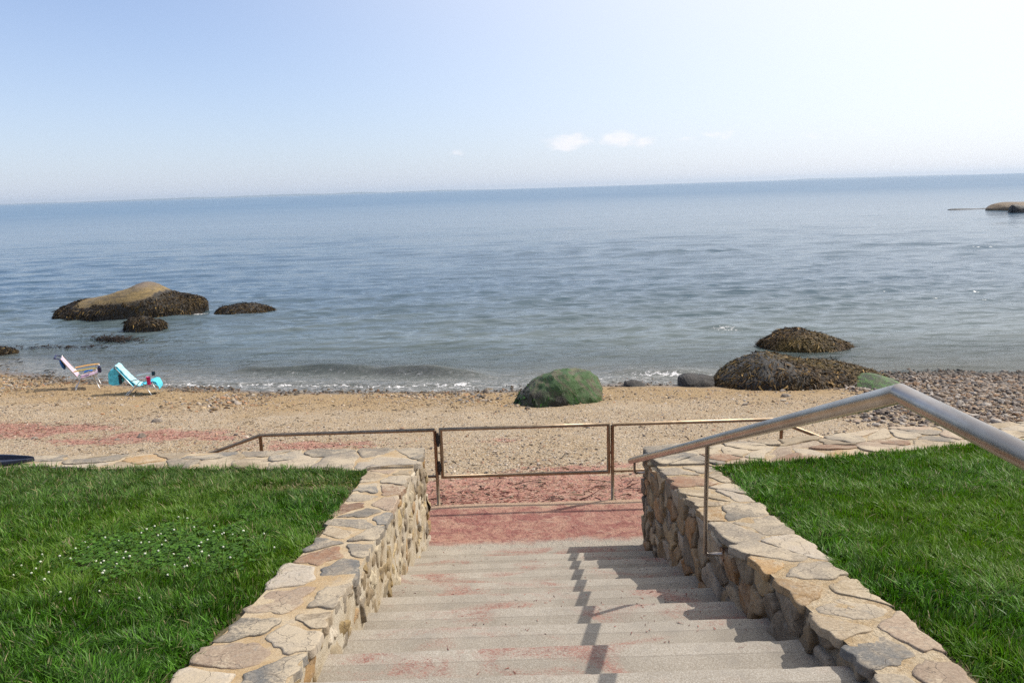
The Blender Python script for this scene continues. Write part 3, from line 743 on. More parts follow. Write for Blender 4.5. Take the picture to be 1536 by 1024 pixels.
x, y = scatter(110000, -17, 15, 7.6, 24, lambda x, y: np.clip(smooth(4.2, .3, shore(x)-y)*(y < shore(x)+.9)*(.40+.9*fbm(xy0(x, y), .6, 3, 9))*(1+.5*(x < -3)), 0, 1)*(x < 9))
pebbles('shore_pebbles', x, y, rng.gamma(2.4, .0068, len(x))+.008, PALB, 'golden brown pebbles and gravel strewn along the waterline', 3)
x, y = scatter(90000, -14, 14, 7.7, 18, lambda x, y: np.clip(.34+.5*fbm(xy0(x, y), .5, 3, 19), .06, 1)*(y < shore(x)-1)*(1-.85*(np.hypot((x-.1)/2.7, (y-7.55)/1.5) < 1)))
pebbles('sand_pebbles', x, y, rng.gamma(2.0, .0034, len(x))+.004, [(.38, .29, .19), (.46, .37, .26), (.27, .20, .13), (.16, .13, .11), (.52, .44, .35), (.40, .25, .15)], 'small scattered pebbles and shell bits on the dry sand', 4)
def stony(x, y):
    e = np.interp(y, [7, 9, 12, 15, 18, 20], [6.2, 6.2, 6.6, 7.2, 9.0, 9.2])+fbm(xy0(x, y), .5, 3, 25)*.9
    return smooth(-.9, .9, x-e)
x, y = scatter(115000, 4.5, 24, 7.6, 22, lambda x, y: stony(x, y)*np.where(y < shore(x)+.5, 1, 0)*np.clip(.55+.25*(x-6)/4, .3, .95))
pebbles('beach_cobbles', x, y, rng.gamma(2.5, .0075, len(x))+.013, [(.20, .15, .11), (.115, .085, .065), (.25, .205, .165), (.27, .155, .075), (.06, .045, .038), (.40, .345, .285), (.21, .14, .085), (.30, .22, .15)], 'grey and brown cobbles of the stony beach at far right', 6, (.3, .7), None, .22)
def litter(n, x, y, cols, L, W, label, cat, name, seed):
    rng = np.random.default_rng(seed); n = len(x); a = rng.normal(0, .5, n)+np.where(rng.random(n) < .5, 0, math.pi)+rng.normal(0, .4, n)
    P = np.stack([x, y, beach_h(x, y)+.004], 1); T = np.stack([np.cos(a), np.sin(a)*.8, rng.uniform(.1, .5, n)], 1); T = nrmz(T)
    B = np.stack([-np.sin(a), np.cos(a), np.zeros(n)], 1)*rng.normal(0, .5, (n, 1)); B[:, 2] = -T[:, 2]*1.0
    Sd = nrmz(np.stack([-np.sin(a), np.cos(a), rng.normal(0, .9, n)], 1))
    V, F, nv = ribbons(P, T, B, Sd, rng.gamma(3, L/3, n), rng.uniform(.5, 1.3, n)*W, 4, 2)
    c = np.array(cols)[rng.integers(0, len(cols), n)]*rng.uniform(.6, 1.4, (n, 1))
    return tag(npmesh(name, V, F, M_WEED, None, np.repeat(c, nv, 0), True), label, cat, kind='stuff')
x, y = scatter(22000, -15, 13, 7.6, 19, lambda x, y: np.clip(.3+.7*fbm(xy0(x, y), .45, 3, 29), .02, 1)*(y < shore(x)-.2)*(1-.8*stony(x, y)))
litter(0, x, y, [(.09, .06, .035), (.14, .09, .05), (.05, .04, .03), (.2, .14, .08)], .07, .016, 'dry dark seaweed scraps strewn over the sand', 'seaweed', 'seaweed_litter', 8)
x, y = scatter(5500, -2.6, 3.2, 7.58, 8.7, lambda x, y: smooth(8.75, 7.7, y)*np.clip(.5+1.2*fbm(xy0(x*.6, y*2), 1.2, 3, 49), 0, 1))
x2, y2 = [], []
for (bx, by, rx, ry, k) in BLOBS:
    n = int(210*rx*ry*k*2); x2.append(bx+rng.normal(0, rx*.45, n)); y2.append(by+rng.normal(0, ry*.45, n))
x = np.concatenate([x]+x2); y = np.concatenate([y]+y2); k = y > 7.56; x, y = x[k], y[k]
litter(0, x, y, [(.31, .13, .10), (.38, .19, .14), (.22, .085, .065), (.43, .24, .18)], .045, .012, 'drifted red algae lying on the sand beyond the gate', 'seaweed', 'red_algae', 12)

x, y = scatter(120, -1.6, 2.4, 7.6, 8.6, lambda x, y: np.clip(.55+.9*fbm(xy0(x*.5, y*2.5), 1.5, 3, 59), 0, 1))
litter(0, x, y, [(.06, .025, .02), (.10, .035, .03), (.045, .03, .02)], .24, .018, 'long dark weed strands drifted across the red sand beyond the gate', 'seaweed', 'seaweed_litter', 22)
# scraps of the same algae trodden on to the landing and the treads
rng = np.random.default_rng(140); n = 2600
x = rng.uniform(-.85, 1.18, n); y = rng.uniform(2.3, 7.48, n); pp = xy0(x, y)
k = rng.random(n) < np.where(y > 6.75, .85, np.clip(.10+.9*fbm(pp*np.array([.8, 1.5, 1]), 1.3, 3, 88)-.0, .015, .8)); x, y = x[k], y[k]; n = len(x)
z = np.where(y > 6.2, LAND+.006, CZ-D0-np.ceil((y-Y0)/T_ST)*R_ST)+.003; a = rng.uniform(0, 6.28, n)
T = nrmz(np.stack([np.cos(a), np.sin(a), rng.uniform(0, .25, n)], 1)); B = np.stack([-np.sin(a), np.cos(a), np.zeros(n)], 1)*rng.normal(0, .6, (n, 1)); B[:, 2] = -T[:, 2]
V, F, nv = ribbons(np.stack([x, y, z], 1), T, B, nrmz(np.stack([-np.sin(a), np.cos(a), rng.normal(0, .5, n)], 1)), rng.gamma(3, .0042, n)+.006, rng.uniform(.003, .007, n), 4, 2)
c = np.array([(.22, .07, .055), (.32, .13, .095), (.12, .04, .035), (.38, .19, .14)])[rng.integers(0, 4, n)]*rng.uniform(.6, 1.3, (n, 1))
tag(npmesh('red_algae', V, F, M_WEED, None, np.repeat(c, nv, 0), True), 'scraps of red algae scattered over the steps and the lower landing', 'seaweed', kind='stuff')
# single larger stones one can point to
M_ROCKS = None
def f_rock(dark, light, moss=None, mossamt=.0, bare=None):
    def fn(t):
        p = t.geo(); n = t.noise(p, 3.2, 6, .65, .5); n2 = t.noise(p, 22, 5, .7); n3 = t.noise(p, 90, 3, .6); zz = t.sep(p)[2]
        c = t.mix(t.mr(n, .35, .65), dark, light); c = t.mix(t.mr(n2, .35, .7), t.mix(1, c, (.55, .52, .5), 'MULTIPLY'), c)
        if moss is not None:
            m = t.mr(t.math('ADD', t.noise(t.vm('MULTIPLY', t.comb(t.math('ADD', t.sep(p)[0], t.math('MULTIPLY', zz, .9)), t.sep(p)[1], t.math('SUBTRACT', zz, t.math('MULTIPLY', t.sep(p)[0], .4))), (2.6, 1.2, .40)), 2.1, 5, .62, .9), t.math('MULTIPLY', n2, .25)), .62-mossamt, .74-mossamt)
            c = t.mix(m, c, t.mix(n2, moss, tuple(k*1.9 for k in moss)))
        c = t.mix(t.attr('weedy', 'Fac'), c, t.mix(n2, (.012, .009, .006), (.035, .025, .012)))  # dark weed; also the shade painted into the green boulder's hollow
        if bare is not None:
            a = t.attr('bare', 'Fac'); st = t.noise(t.comb(t.math('ADD', t.math('MULTIPLY', t.sep(p)[0], .7), t.math('MULTIPLY', zz, -1.2)), t.math('MULTIPLY', t.sep(p)[1], .8), t.math('MULTIPLY', zz, 6.0)), 1.6, 5, .7, 1.0)
            bare2 = t.mix(t.mr(st, .35, .65), tuple(k*.45 for k in bare), bare)
            c = t.mix(a, c, t.mix(t.mr(t.math('ADD', zz, t.math('MULTIPLY', n, .5)), 1.36, 1.56), t.mix(t.mr(n2, .3, .75), bare2, t.mix(1, bare2, (.6, .58, .55), 'MULTIPLY')), t.mix(t.mr(n2, .3, .7), (.13, .095, .065), (.21, .155, .10))))
        t.out(t.bsdf(c, .62, t.bump(t.math('ADD', n, t.math('ADD', t.math('MULTIPLY', n2, .6), t.math('MULTIPLY', n3, .25))), .9, .06)))
    return fn
def rock(name, label, prof, base, m, depth=None, ground=0.0, seed=1, rough=.05, sharp=.8, weed_hollow_fn=None, barefn=None, cat='rock', p=1.0, nu=130, nv=64, sq=1.0):
    """prof: skyline in pixels, base: front base pixel; a closed lump standing at its own distance"""
    fr = atz(base[0], base[1], ground); L = aty(*prof[0], fr[1]); Rr = aty(*prof[-1], fr[1]); wid = Rr[0]-L[0]
    b = depth or wid*.32; yc = fr[1]+b*.85
    pts = np.array([aty(*q, yc) for q in prof]); xs = pts[:, 0]; zs = pts[:, 2]
    u = np.linspace(0, 1, nu); uu = .5-.5*np.cos(u*math.pi); X0 = xs[0]+(xs[-1]-xs[0])*uu
    h = np.interp(X0, xs, zs); ker = np.hanning(7); ker /= ker.sum(); hp = np.pad(h, 3, 'edge'); h = np.convolve(hp, ker, 'valid')
    zb = ground-.22
    env = np.sqrt(np.clip(1-(2*uu-1)**2, 0, 1))**sharp
    th = np.linspace(0, math.pi, nv)
    cy = -np.sign(np.cos(th))*np.abs(np.cos(th))**sq; sz = np.sin(th)**p
    V = np.zeros((nu, nv, 3)); V[..., 0] = X0[:, None]; V[..., 1] = yc+b*(env[:, None])*cy[None]; V[..., 2] = zb+(h-zb)[:, None]*sz[None]
    P = V.reshape(-1, 3); c = np.array([(xs[0]+xs[-1])/2, yc, zb])
    d = nrmz(P-c); s = max(wid*.5, .05)
    nz = fbm(P, 1.6/s, 5, seed)+.5*(.5-np.abs(fbm(P, 2.6/s, 4, seed+60)))
    fade = np.clip((P[:, 2]-zb)/(.25*s+.1), 0, 1)
    P = P+d*(nz*rough*s*fade)[:, None]
    hn = (P[:, 2]-ground)/max(h.max()-ground, .01); un = (P[:, 0]-xs[0])/wid
    at = {'weedy': weed_hollow_fn(un, hn, P) if weed_hollow_fn else np.zeros(len(P)), 'bare': barefn(un, hn, P) if barefn else np.zeros(len(P))}
    o = npmesh(name, P, [gridfaces(nu, nv)[:, ::-1]], m, None, None, True, at)
    if label: tag(o, label, cat)
    return o, P.reshape(nu, nv, 3)
def weed(o, G, n, seed, cols, L=.22, W=.035, wfn=None, label=None, zmin=-.1, colfn=None):
    rng = np.random.default_rng(seed); nu, nv = G.shape[:2]
    i = rng.uniform(1, nu-2, n); j = rng.uniform(2, nv*.72, n); i0 = i.astype(int); j0 = j.astype(int)
    fi, fj = (i-i0)[:, None], (j-j0)[:, None]
    P = G[i0, j0]*(1-fi)*(1-fj)+G[i0+1, j0]*fi*(1-fj)+G[i0, j0+1]*(1-fi)*fj+G[i0+1, j0+1]*fi*fj
    du = G[i0+1, j0]-G[i0, j0]; dv = G[i0, j0+1]-G[i0, j0]; N = nrmz(np.cross(dv, du)); N = np.where((N[:, 2:] < -.2), -N, N)
    k = P[:, 2] > zmin
    if wfn is not None:
        hn = P[:, 2]/G[..., 2].max(); un = (P[:, 0]-G[..., 0].min())/np.ptp(G[..., 0]); k &= rng.random(n) < wfn(un, hn, P)
    P, N = P[k], N[k]; n = len(P)
    down = np.array([0, -.15, -1.0])[None]+rng.normal(0, .5, (n, 3)); T = nrmz(down-N*np.sum(down*N, 1, keepdims=True)); T = nrmz(T+N*rng.uniform(-.1, .42, (n, 1)))
    Sd = nrmz(np.cross(N, T)+rng.normal(0, .35, (n, 3))); B = Sd*rng.normal(0, .45, (n, 1)); B[:, 2] -= .15
    V, F, nvb = ribbons(P+N*.008, T, B, Sd, rng.gamma(4, L/4, n), W*rng.uniform(.5, 1.4, n), 4, 2.2)
    c = np.array(cols)[rng.integers(0, len(cols), n)]*10**rng.normal(-.06, .26, (n, 1))
    if colfn is not None: c = colfn(c, P, rng)
    w = npmesh('seaweed', V, F, M_WEED, o, np.repeat(c, nvb, 0), True)
    w['kind'] = 'stuff'
    if label: w['label'] = label
WC = [(.034, .021, .009), (.022, .015, .008), (.05, .032, .012), (.075, .048, .014), (.028, .02, .011), (.04, .028, .014)]
MR_A = mat('tan_topped_rock', f_rock((.11, .08, .06), (.20, .145, .10), None, 0, (.30, .205, .07)))
MR_D = mat('dark_wet_rock', f_rock((.022, .020, .018), (.065, .057, .048)))
MR_G = mat('algae_green_rock', f_rock((.095, .095, .045), (.185, .18, .085), (.026, .064, .010), .06))
# big rock standing in the water on the left: bare golden crown, brown weed round the skirts
def bareA(u, h, P):
    rg = fbm(P*np.array([.7, 1, 2.2]), 1.5, 4, 3)
    thr = np.interp(u+.03*rg, [.16, .21, .30, .45, .60, .72, .78, .82], [2, .40, .40, .48, .55, .62, .72, 2])
    return smooth(-.04, .04, h-thr+.10*rg)
o, G = rock('boulder', 'large brown boulder standing in the sea on the left, bare golden top above dark weed', [(88, 470), (95, 461), (125, 450), (160, 443), (185, 437), (200, 431), (215, 426), (230, 428), (246, 434), (258, 439), (285, 443), (300, 448), (306, 455)], (190, 479), MR_A, 1.9, 0, 3, .045, .8, lambda u, h, P: 1-bareA(u, h, P), bareA, p=.95)
weed(o, G, 9000, 3, WC, .11, .05, lambda u, h, P: np.clip(1.05-1.25*bareA(u, h, P), 0, 1)*.95)
# darker hump on the crown is the same rock's top; small companions
o, G = rock('rock', 'low weed covered rock awash to the right of the large boulder', [(322, 470), (328, 462), (345, 457), (360, 455), (380, 457), (400, 459), (412, 462)], (365, 471), MR_D, .8, 0, 5, .08, .8, lambda u, h, P: np.ones(len(P)), p=.8)
weed(o, G, 1600, 5, WC, .13, .045)
o, G = rock('rock', 'small rounded dark rock in the water just before the large boulder', [(189, 492), (191, 481), (200, 476), (220, 476), (238, 479), (247, 484), (249, 491)], (218, 497), MR_D, .55, 0, 6, .06, .6, lambda u, h, P: np.ones(len(P)), p=.6)
weed(o, G, 1200, 6, WC, .12, .04)
o, G = rock('rock', 'dark rock at the left picture edge by the waterline', [(-70, 532), (-50, 521), (-20, 519), (4, 520), (18, 524), (26, 530)], (0, 533), MR_D, .4, 0, 7, .07, .7, lambda u, h, P: np.ones(len(P)), p=.7)
weed(o, G, 1500, 7, WC, .08, .035)
# green boulder on the sand
bz = float(beach_h(np.array([1.3]), np.array([15.6]))[0])
fr0 = None
for _ in range(5):
    q = atz(830, 609, bz); bz = float(beach_h(q[0:1], q[1:2])[0])
o, G = rock('boulder', 'rounded boulder on the sand by the waterline, streaked with bright green algae', [(773, 606), (780, 594), (795, 579), (812, 566), (830, 557), (850, 553), (870, 554), (886, 559), (896, 568), (901, 580), (901, 594)], (838, 610), MR_G, .85, bz, 9, .085, .6, lambda u, h, P: np.maximum(.85*smooth(.6, .2, h+.3*fbm(P, 2, 3, 8))*smooth(.65, .2, u+.15*fbm(P, 2, 3, 18)), .95*smooth(1.0, .6, np.hypot((u-.50)/.14, (h-.12)/.34)+.2*fbm(P, 4, 3, 4))), p=.75)  # near-black oval at the foot paints the shade of a hollow
weed(o, G, 900, 19, [(.03, .09, .012), (.05, .14, .02), (.02, .03, .012)], .12, .035, lambda u, h, P: smooth(.8, .3, h)*.7*smooth(.8, .3, u))
def on_beach(px, py):
    z = .3
    for _ in range(8): q = atz(px, py, z); z = max(0.0, float(beach_h(q[0:1], q[1:2])[0]))
    return z
o, G = rock('stone', 'small flat black stone in the wash between the green boulder and the weedy rock', [(935, 578), (938, 571), (950, 569), (962, 572), (970, 578)], (950, 580), MR_D, .25, on_beach(950, 580), 11, .08, .7, p=.7)
o, G = rock('stone', 'smooth dark grey stone lying in the wash beside the big weedy rock', [(1018, 575), (1019, 564), (1030, 561), (1055, 562), (1068, 565), (1072, 573)], (1045, 580), MR_D, .4, on_beach(1045, 580), 12, .05, .55, p=.6)
# great seaweed-covered rock
zz = on_beach(1180, 584)
def gold(c, P, rng):
    g = smooth(.35, .75, vnoise(P, 1.1, 61)*.5+.5)[:, None]*rng.uniform(.2, 1, (len(c), 1)); return c*(1-g*.6)+np.array([.17, .12, .03])*g*.6
WC2 = [(.068, .038, .013), (.036, .021, .009), (.095, .056, .019), (.016, .011, .006), (.14, .086, .028), (.05, .029, .011)]
o, G = rock('boulder', 'broad rock on the shore right of the gate, thickly hung with brown rockweed', [(1074, 575), (1086, 563), (1102, 549), (1122, 539), (1143, 534), (1162, 533), (1190, 539), (1220, 543), (1250, 546), (1278, 551), (1305, 558), (1332, 567), (1356, 582)], (1185, 586), MR_D, 1.4, zz, 14, .07, .6, lambda u, h, P: smooth(.2, .4, u), p=.75)
weed(o, G, 17000, 14, WC2, .115, .034, lambda u, h, P: (.20+.80*smooth(.22, .42, u))*(.35+.65*smooth(-.9, -.4, fbm(P, 1.7, 3, 91))), None, zz-.05, gold)
o, G = rock('rock', 'brown rockweed covered rock awash just behind the broad weedy one', [(1142, 514), (1158, 506), (1175, 498), (1190, 495), (1205, 496), (1230, 503), (1258, 510), (1275, 516), (1284, 523)], (1220, 527), MR_D, 1.1, 0, 15, .06, .75, lambda u, h, P: np.ones(len(P)), p=.75)
weed(o, G, 8000, 15, WC2, .115, .036, lambda u, h, P: smooth(-.8, -.3, fbm(P, 1.9, 3, 92)), None, -.05, gold)
MR_GG = mat('bright_algae_rock', f_rock((.055, .07, .03), (.09, .12, .035), (.045, .105, .014), .05))
zz = on_beach(1310, 592)
o, G = rock('rock', 'low flat slab coated in vivid green algae beside the broad weedy rock', [(1284, 591), (1308, 576), (1328, 569), (1344, 572), (1362, 580), (1400, 592)], (1330, 600), MR_GG, 1.5, zz, 16, .04, .9, p=1.2)
# ledge far right
MR_L = mat('tawny_ledge', f_rock((.13, .085, .05), (.27, .19, .10)))
o, G = rock('rock_ledge', 'tawny rock ledge rising from the sea at the far right edge', [(1484, 313), (1496, 306), (1512, 303), (1540, 303), (1600, 300), (1680, 304), (1720, 312)], (1540, 316), MR_L, 4, 0, 17, .04, .8, p=.6, nu=80, nv=40)
o, G = rock('rock', 'dark block of rock before the far right ledge', [(1515, 316), (1517, 309), (1524, 308), (1545, 311), (1560, 317)], (1535, 319), MR_D, 1.0, 0, 18, .1, .5, p=.5, nu=40, nv=24)
o, G = rock('reef', 'thin dark reef strip barely breaking the water left of the far ledge', [(1422, 314.2), (1430, 313), (1450, 313), (1470, 313.2), (1492, 311), (1510, 313)], (1455, 314.6), MR_D, 1.6, 0, 19, .05, .8, p=.8, nu=60, nv=24)
# weed drifting in the shallows on the left
rng = np.random.default_rng(91); Pn = []
for (px, py, sx, sy, n) in ((170, 508, 18, 2.2, 420), (90, 520, 40, 1.0, 150), (30, 541, 4, .6, 9), (70, 556, 8, .8, 9), (10, 548, 6, .8, 6), (250, 470, 20, 2, 60)):
    for _ in range(n): Pn.append(atz(rng.normal(px, sx), rng.normal(py, sy), .03))
Pn = np.array(Pn); n = len(Pn); a = rng.uniform(0, 6.28, n); Pn[:, 2] = rng.uniform(.0, .05, n)
V, F, nv = ribbons(Pn, nrmz(np.stack([np.cos(a), np.sin(a), np.full(n, .15)], 1)), np.stack([-np.sin(a), np.cos(a), np.full(n, -.1)], 1)*.4, np.stack([-np.sin(a), np.cos(a), np.full(n, .4)], 1), rng.uniform(.08, .26, n), rng.uniform(.02, .06, n), 4, 2)
tag(npmesh('floating_seaweed', V, F, M_WEED, None, np.repeat(np.array([.022, .015, .009])*rng.uniform(.5, 1.5, (n, 1)), nv, 0)), 'dark weed floating in the shallows before the large left boulder', 'seaweed', kind='stuff')
# a few larger loose stones on the sand
M_LOOSE = mat('loose_stone', f_rock((.20, .16, .12), (.36, .30, .24)))
for (px, py, w, hgt, lab) in ((213, 657, 14, 8, 'tawny loose stone lying on the red algae band at left'), (236, 634, 18, 6, 'flat grey stone on the sand above the red algae band'), (176, 662, 9, 5, 'small dark stone at the lower rim of the red algae band'), (52, 660, 11, 5, 'small brown stone near the left end of the red algae band'), (1180, 596, 16, 6, 'small pale stone on the sand below the broad weedy rock'), (730, 590, 12, 8, 'dark stone among the pebbles just left of the green boulder')):
    zz = on_beach(px, py)
    rock('stone', lab, [(px-w/2, py-1), (px-w*.35, py-hgt*.8), (px, py-hgt), (px+w*.3, py-hgt*.7), (px+w/2, py-1)], (px, py), M_LOOSE, .12, zz, int(px), .12, .7, p=.7, nu=26, nv=16)

# ---------------------------------------------------------------- sea
def sea():
    r0, r1 = 13.0, 700.0
    h = CZ; v = np.linspace(h/r0, h/r1, 620); ya = h/v               # rows evenly spaced in elevation angle
    ta = np.sinh(np.linspace(-1, 1, 760)*1.25)/math.sinh(1.25)*1.9
    Yg, Tg = np.meshgrid(ya, ta, indexing='ij'); Xg = Yg*Tg
    x, y = Xg.ravel(), Yg.ravel(); rng = np.random.default_rng(4)
    dy = np.gradient(ya)[:, None]*np.ones_like(Tg); dy = np.abs(dy).ravel()
    z = np.zeros_like(x); dep = -np.minimum(beach_h(np.clip(x, -69, 69), np.minimum(y, 80)), .05); dep = np.where(y > 80, 4.5, dep)
    shoal = smooth(0, .9, dep)
    mod = .75+.3*vnoise(xy0(x*.06, y*.12), 1, 88)
    for k in range(84):
        lam = 10**(math.log10(.26)+rng.random()**1.35*math.log10(5.2/.26)); a = -math.pi/2+rng.normal(.10, .20) if lam > 1.2 else -math.pi/2+rng.normal(.08, .34)
        kk = 2*math.pi/lam; amp = .0098*lam**.60*rng.uniform(.5, 1.3)*(.4 if lam > 3 else .6 if lam > 1.8 else .9)
        res = smooth(2.0, 4.5, lam/np.maximum(dy, 1e-4)); ph = rng.uniform(0, 6.28)+.8*vnoise(xy0(x, y), .22/lam**.5, k)
        f = np.sin(kk*(x*math.cos(a)+y*math.sin(a))+ph); f = f+.25*(f*f-.5)
        z += amp*f*res*mod
    z *= (.22+.78*shoal)
    # small breakers rolling on to the beach
    foam = np.zeros_like(x)
    def breaker(pxs, hgt, wf, wb, fo, seed):
        pts = np.array([atz(px, py, .05) for px, py in pxs]); yr = np.interp(x, pts[:, 0], pts[:, 1])+.16*vnoise(xy0(x, x*0), .9, seed)
        L = smooth(pts[0, 0]-.3, pts[0, 0]+1.6, x)*smooth(pts[-1, 0]+.3, pts[-1, 0]-1.4, x)
        d = y-yr; s = np.where(d < 0, np.exp(-(d/wf)**2), np.exp(-(d/wb)**2)); s = s*L*(.75+.35*vnoise(xy0(x, y), 1.3, seed+3))
        return hgt*s, L*np.exp(-((d+wf*1.1)/(wf*.9))**2)*fo
    for a in (([(330, 552), (450, 554), (600, 558), (740, 563)], .27, .20, 1.0, .30, 5), ([(890, 553), (980, 556), (1085, 556)], .17, .2, .6, .62, 7), ([(1040, 487), (1085, 489), (1130, 490)], .22, .30, .8, .98, 9),
              ([(600, 571), (760, 577)], .05, .12, .4, .7, 15), ([(200, 571), (480, 576), (700, 577)], .05, .12, .5, .6, 13), ([(1340, 546), (1536, 548)], .06, .2, .6, .25, 19), ([(520, 512), (800, 516)], .07, .5, 1.3, 0, 23), ([(900, 500), (1120, 498)], .08, .5, 1.2, 0, 29), ([(650, 380), (1150, 378)], .16, 2, 4, 0, 31)):
        dz, df = breaker(*a); z += dz; foam = np.maximum(foam, df)
    # spent foam at the edge of the wash
    e = np.exp(-((dep-.035)/.03)**2)*(x < 8.5); foam = np.maximum(foam, e*(.18+.5*vnoise(xy0(x, y), .7, 71)))
    foam = np.maximum(foam, .38*smooth(.22, .02, dep)*(x > -9)*(x < 9.3))
    # foam lapping against the rocks
    for (px, py, r) in ((365, 470, .8), (300, 470, .5), (1080, 566, .5)):
        q = atz(px, py, 0); foam = np.maximum(foam, .75*np.exp(-((x-q[0])**2/r**2+(y-q[1])**2/.16)))
    V = np.stack([x, y, z], 1); F = gridfaces(len(ya), len(ta))
    # far sheet out to the horizon
    yb = np.array([700, 1500, 4000, 9000, 14400.0]); B = np.stack([np.outer(yb, [-1.9, 0, 1.9]), np.outer(yb, [1, 1, 1]), np.zeros((5, 3))], -1).reshape(-1, 3)
    B[:3, 2] = 0.0; F2 = gridfaces(5, 3)+len(V)
    return npmesh('sea', np.concatenate([V, B]), [F, F2], M_SEA, None, None, True, {'depth': np.concatenate([dep, np.full(15, 5)]), 'foam': np.concatenate([foam, np.zeros(15)])})
def f_sea(t):
    p = t.geo(); x, y, z = t.sep(p); dep = t.attr('depth', 'Fac'); fo = t.attr('foam', 'Fac')
    dist = t.vm('LENGTH', t.vm('SUBTRACT', p, tuple(EYE)))
    v1 = t.vm('MULTIPLY', p, (.42, 1.25, 1)); v2 = t.vm('MULTIPLY', p, (.26, 1.15, 1))
    n1 = t.noise(v1, 1.9, 3, .55, .8); n2 = t.noise(v2, .55, 3, .55, .8); n3 = t.noise(v2, .09, 3, .55, .4); pat = t.noise(v2, .012, 3, .5)
    b = t.bump(n1, .52, .15); b = t.bump(n2, .23, .55, b); b = t.bump(n3, .17, 2.4, b)
    deepc = t.mix(t.mr(pat, .35, .65), (.050, .092, .128), (.066, .112, .150))
    shal = t.mix(t.mr(n2, .3, .7), (.078, .104, .098), (.118, .142, .130))
    c = t.mix(t.mr(dep, .1, 1.6), shal, deepc)
    w = t.bsdf(c, t.mr(dist, 15, 400, .09, .22), b, IOR=1.333)
    tr = t.n('ShaderNodeBsdfTransparent'); t.put(tr.inputs[0], (.93, .95, .93))
    # unresolved wave facets far out show more of the water body than of the sky
    df = t.n('ShaderNodeBsdfDiffuse'); t.put(df.inputs[0], t.mix(t.mr(n3, .3, .7), (.12, .20, .31), (.165, .255, .36))); t.put(df.inputs['Normal'], b)
    w = t.mixs(t.mr(dist, 30, 420, .02, .55), w, df.outputs[0])
    # thin water lets the sand show through
    w = t.mixs(t.mr(dep, .45, .0, 0, .66, False), w, tr.outputs[0])
    fn = t.noise(t.vm('MULTIPLY', p, (.8, 1.5, 1)), 5.5, 6, .72, 1.2); vn = t.vor(t.vm('ADD', p, t.vm('MULTIPLY', t.noise(p, 3, 3, .5, 0, 1), (.5, .5, .5))), 4.5, 'DISTANCE_TO_EDGE')
    web = t.mr(vn, .13, .02)
    m = t.mr(t.math('ADD', fo, t.math('ADD', t.math('MULTIPLY', t.math('SUBTRACT', fn, .5), 1.5), t.math('MULTIPLY', web, .28))), .58, .95)
    m = t.math('MULTIPLY', m, t.mr(fo, .02, .15))
    wash = t.math('MULTIPLY', t.mr(dep, .20, .01), t.mr(fn, .38, .78, .04, .42)); m = t.math('MAXIMUM', m, t.math('MULTIPLY', wash, t.mr(x, 9.6, 8.2)))
    fb = t.bsdf((.74, .72, .70), .8, t.bump(fn, .6, .05))
    t.out(t.mixs(m, w, fb))
M_SEA = mat('sea_water', f_sea)
tag(sea(), kind='structure')

# ---------------------------------------------------------------- distant coast
def coast(x0, x1, y, hmax, seed):
    xs = np.linspace(x0, x1, 220); k = len(xs); e = smooth(x0, x0+(x1-x0)*.15, xs)*smooth(x1, x1-(x1-x0)*.2, xs)
    hh = hmax*(.55+.45*fbm(np.stack([xs/900, xs*0, xs*0], 1), 1, 4, seed))*e
    R = [np.stack([xs, np.full(k, y), np.full(k, -2.0)], 1), np.stack([xs, np.full(k, y+250), hh*.8], 1), np.stack([xs, np.full(k, y+600), hh], 1), np.stack([xs, np.full(k, y+1600), np.full(k, -2.0)], 1)]
    return np.stack(R, 1).reshape(-1, 3), gridfaces(k, 4)[:, ::-1]
mbc = MB(); V, F = coast(-9500, 200, 11000, 27, 3); mbc.add(V, [F]); V, F = coast(2200, 8200, 12500, 18, 8); mbc.add(V, [F])
tag(mbc.build('hills', simple('far_wooded_shore', (.06, .12, .16), .9)), kind='structure')

# ---------------------------------------------------------------- summer haze lying over the water
def f_haze(t):
    v = t.n('ShaderNodeVolumePrincipled'); v.inputs['Color'].default_value = (.74, .86, 1.0, 1); v.inputs['Density'].default_value = HAZE; v.inputs['Anisotropy'].default_value = .2
    o = t.n('ShaderNodeOutputMaterial'); t.l.new(v.outputs[0], o.inputs['Volume'])
HAZE = 9e-5
M_HAZE = mat('haze_air', f_haze)
mb = MB(); mb.box((-15000, -60, -6.5), (15000, 14500, 62)); hz_o = tag(mb.build('haze', M_HAZE, sm=False), 'thin summer haze over the sea', 'haze', kind='stuff')

# ---------------------------------------------------------------- beach chairs
M_ALU = simple('chair_aluminium', (.62, .60, .57), .35, .9, .1)
def f_stripe(t):
    o = t.sep(t.n('ShaderNodeTexCoord').outputs['Object']); v = t.math('FRACT', t.math('MULTIPLY', o[1], 6.2))
    c = t.ramp(v, [(0, lin(206, 165, 185)), (.25, lin(222, 210, 218)), (.5, lin(190, 95, 110)), (.62, lin(214, 190, 205)), (.8, lin(120, 112, 170)), (.9, lin(216, 205, 214))]); c.node.color_ramp.interpolation = 'CONSTANT'
    t.out(t.bsdf(c, .8))
M_STRIPE = mat('striped_chair_fabric', f_stripe)
M_BLUE = simple('royal_blue_fabric', lin(38, 105, 175), .8); M_NAVY = simple('navy_plastic', lin(40, 44, 84), .45)
M_WOOD1 = simple('orange_wood', lin(226, 170, 82), .5); M_WOOD2 = simple('olive_yellow_wood', lin(186, 160, 62), .5)
M_TURQ = simple('turquoise_fabric', lin(84, 192, 214), .85, 0, .28, 16); M_TOWEL = simple('pale_aqua_towel', lin(166, 214, 222), .95, 0, .22, 14); M_PINK = simple('magenta_plastic', lin(200, 25, 110), .45); M_DKGR = simple('dark_mesh', lin(30, 42, 52), .8)
M_WHITE = simple('white_plastic', (.8, .8, .78), .4)
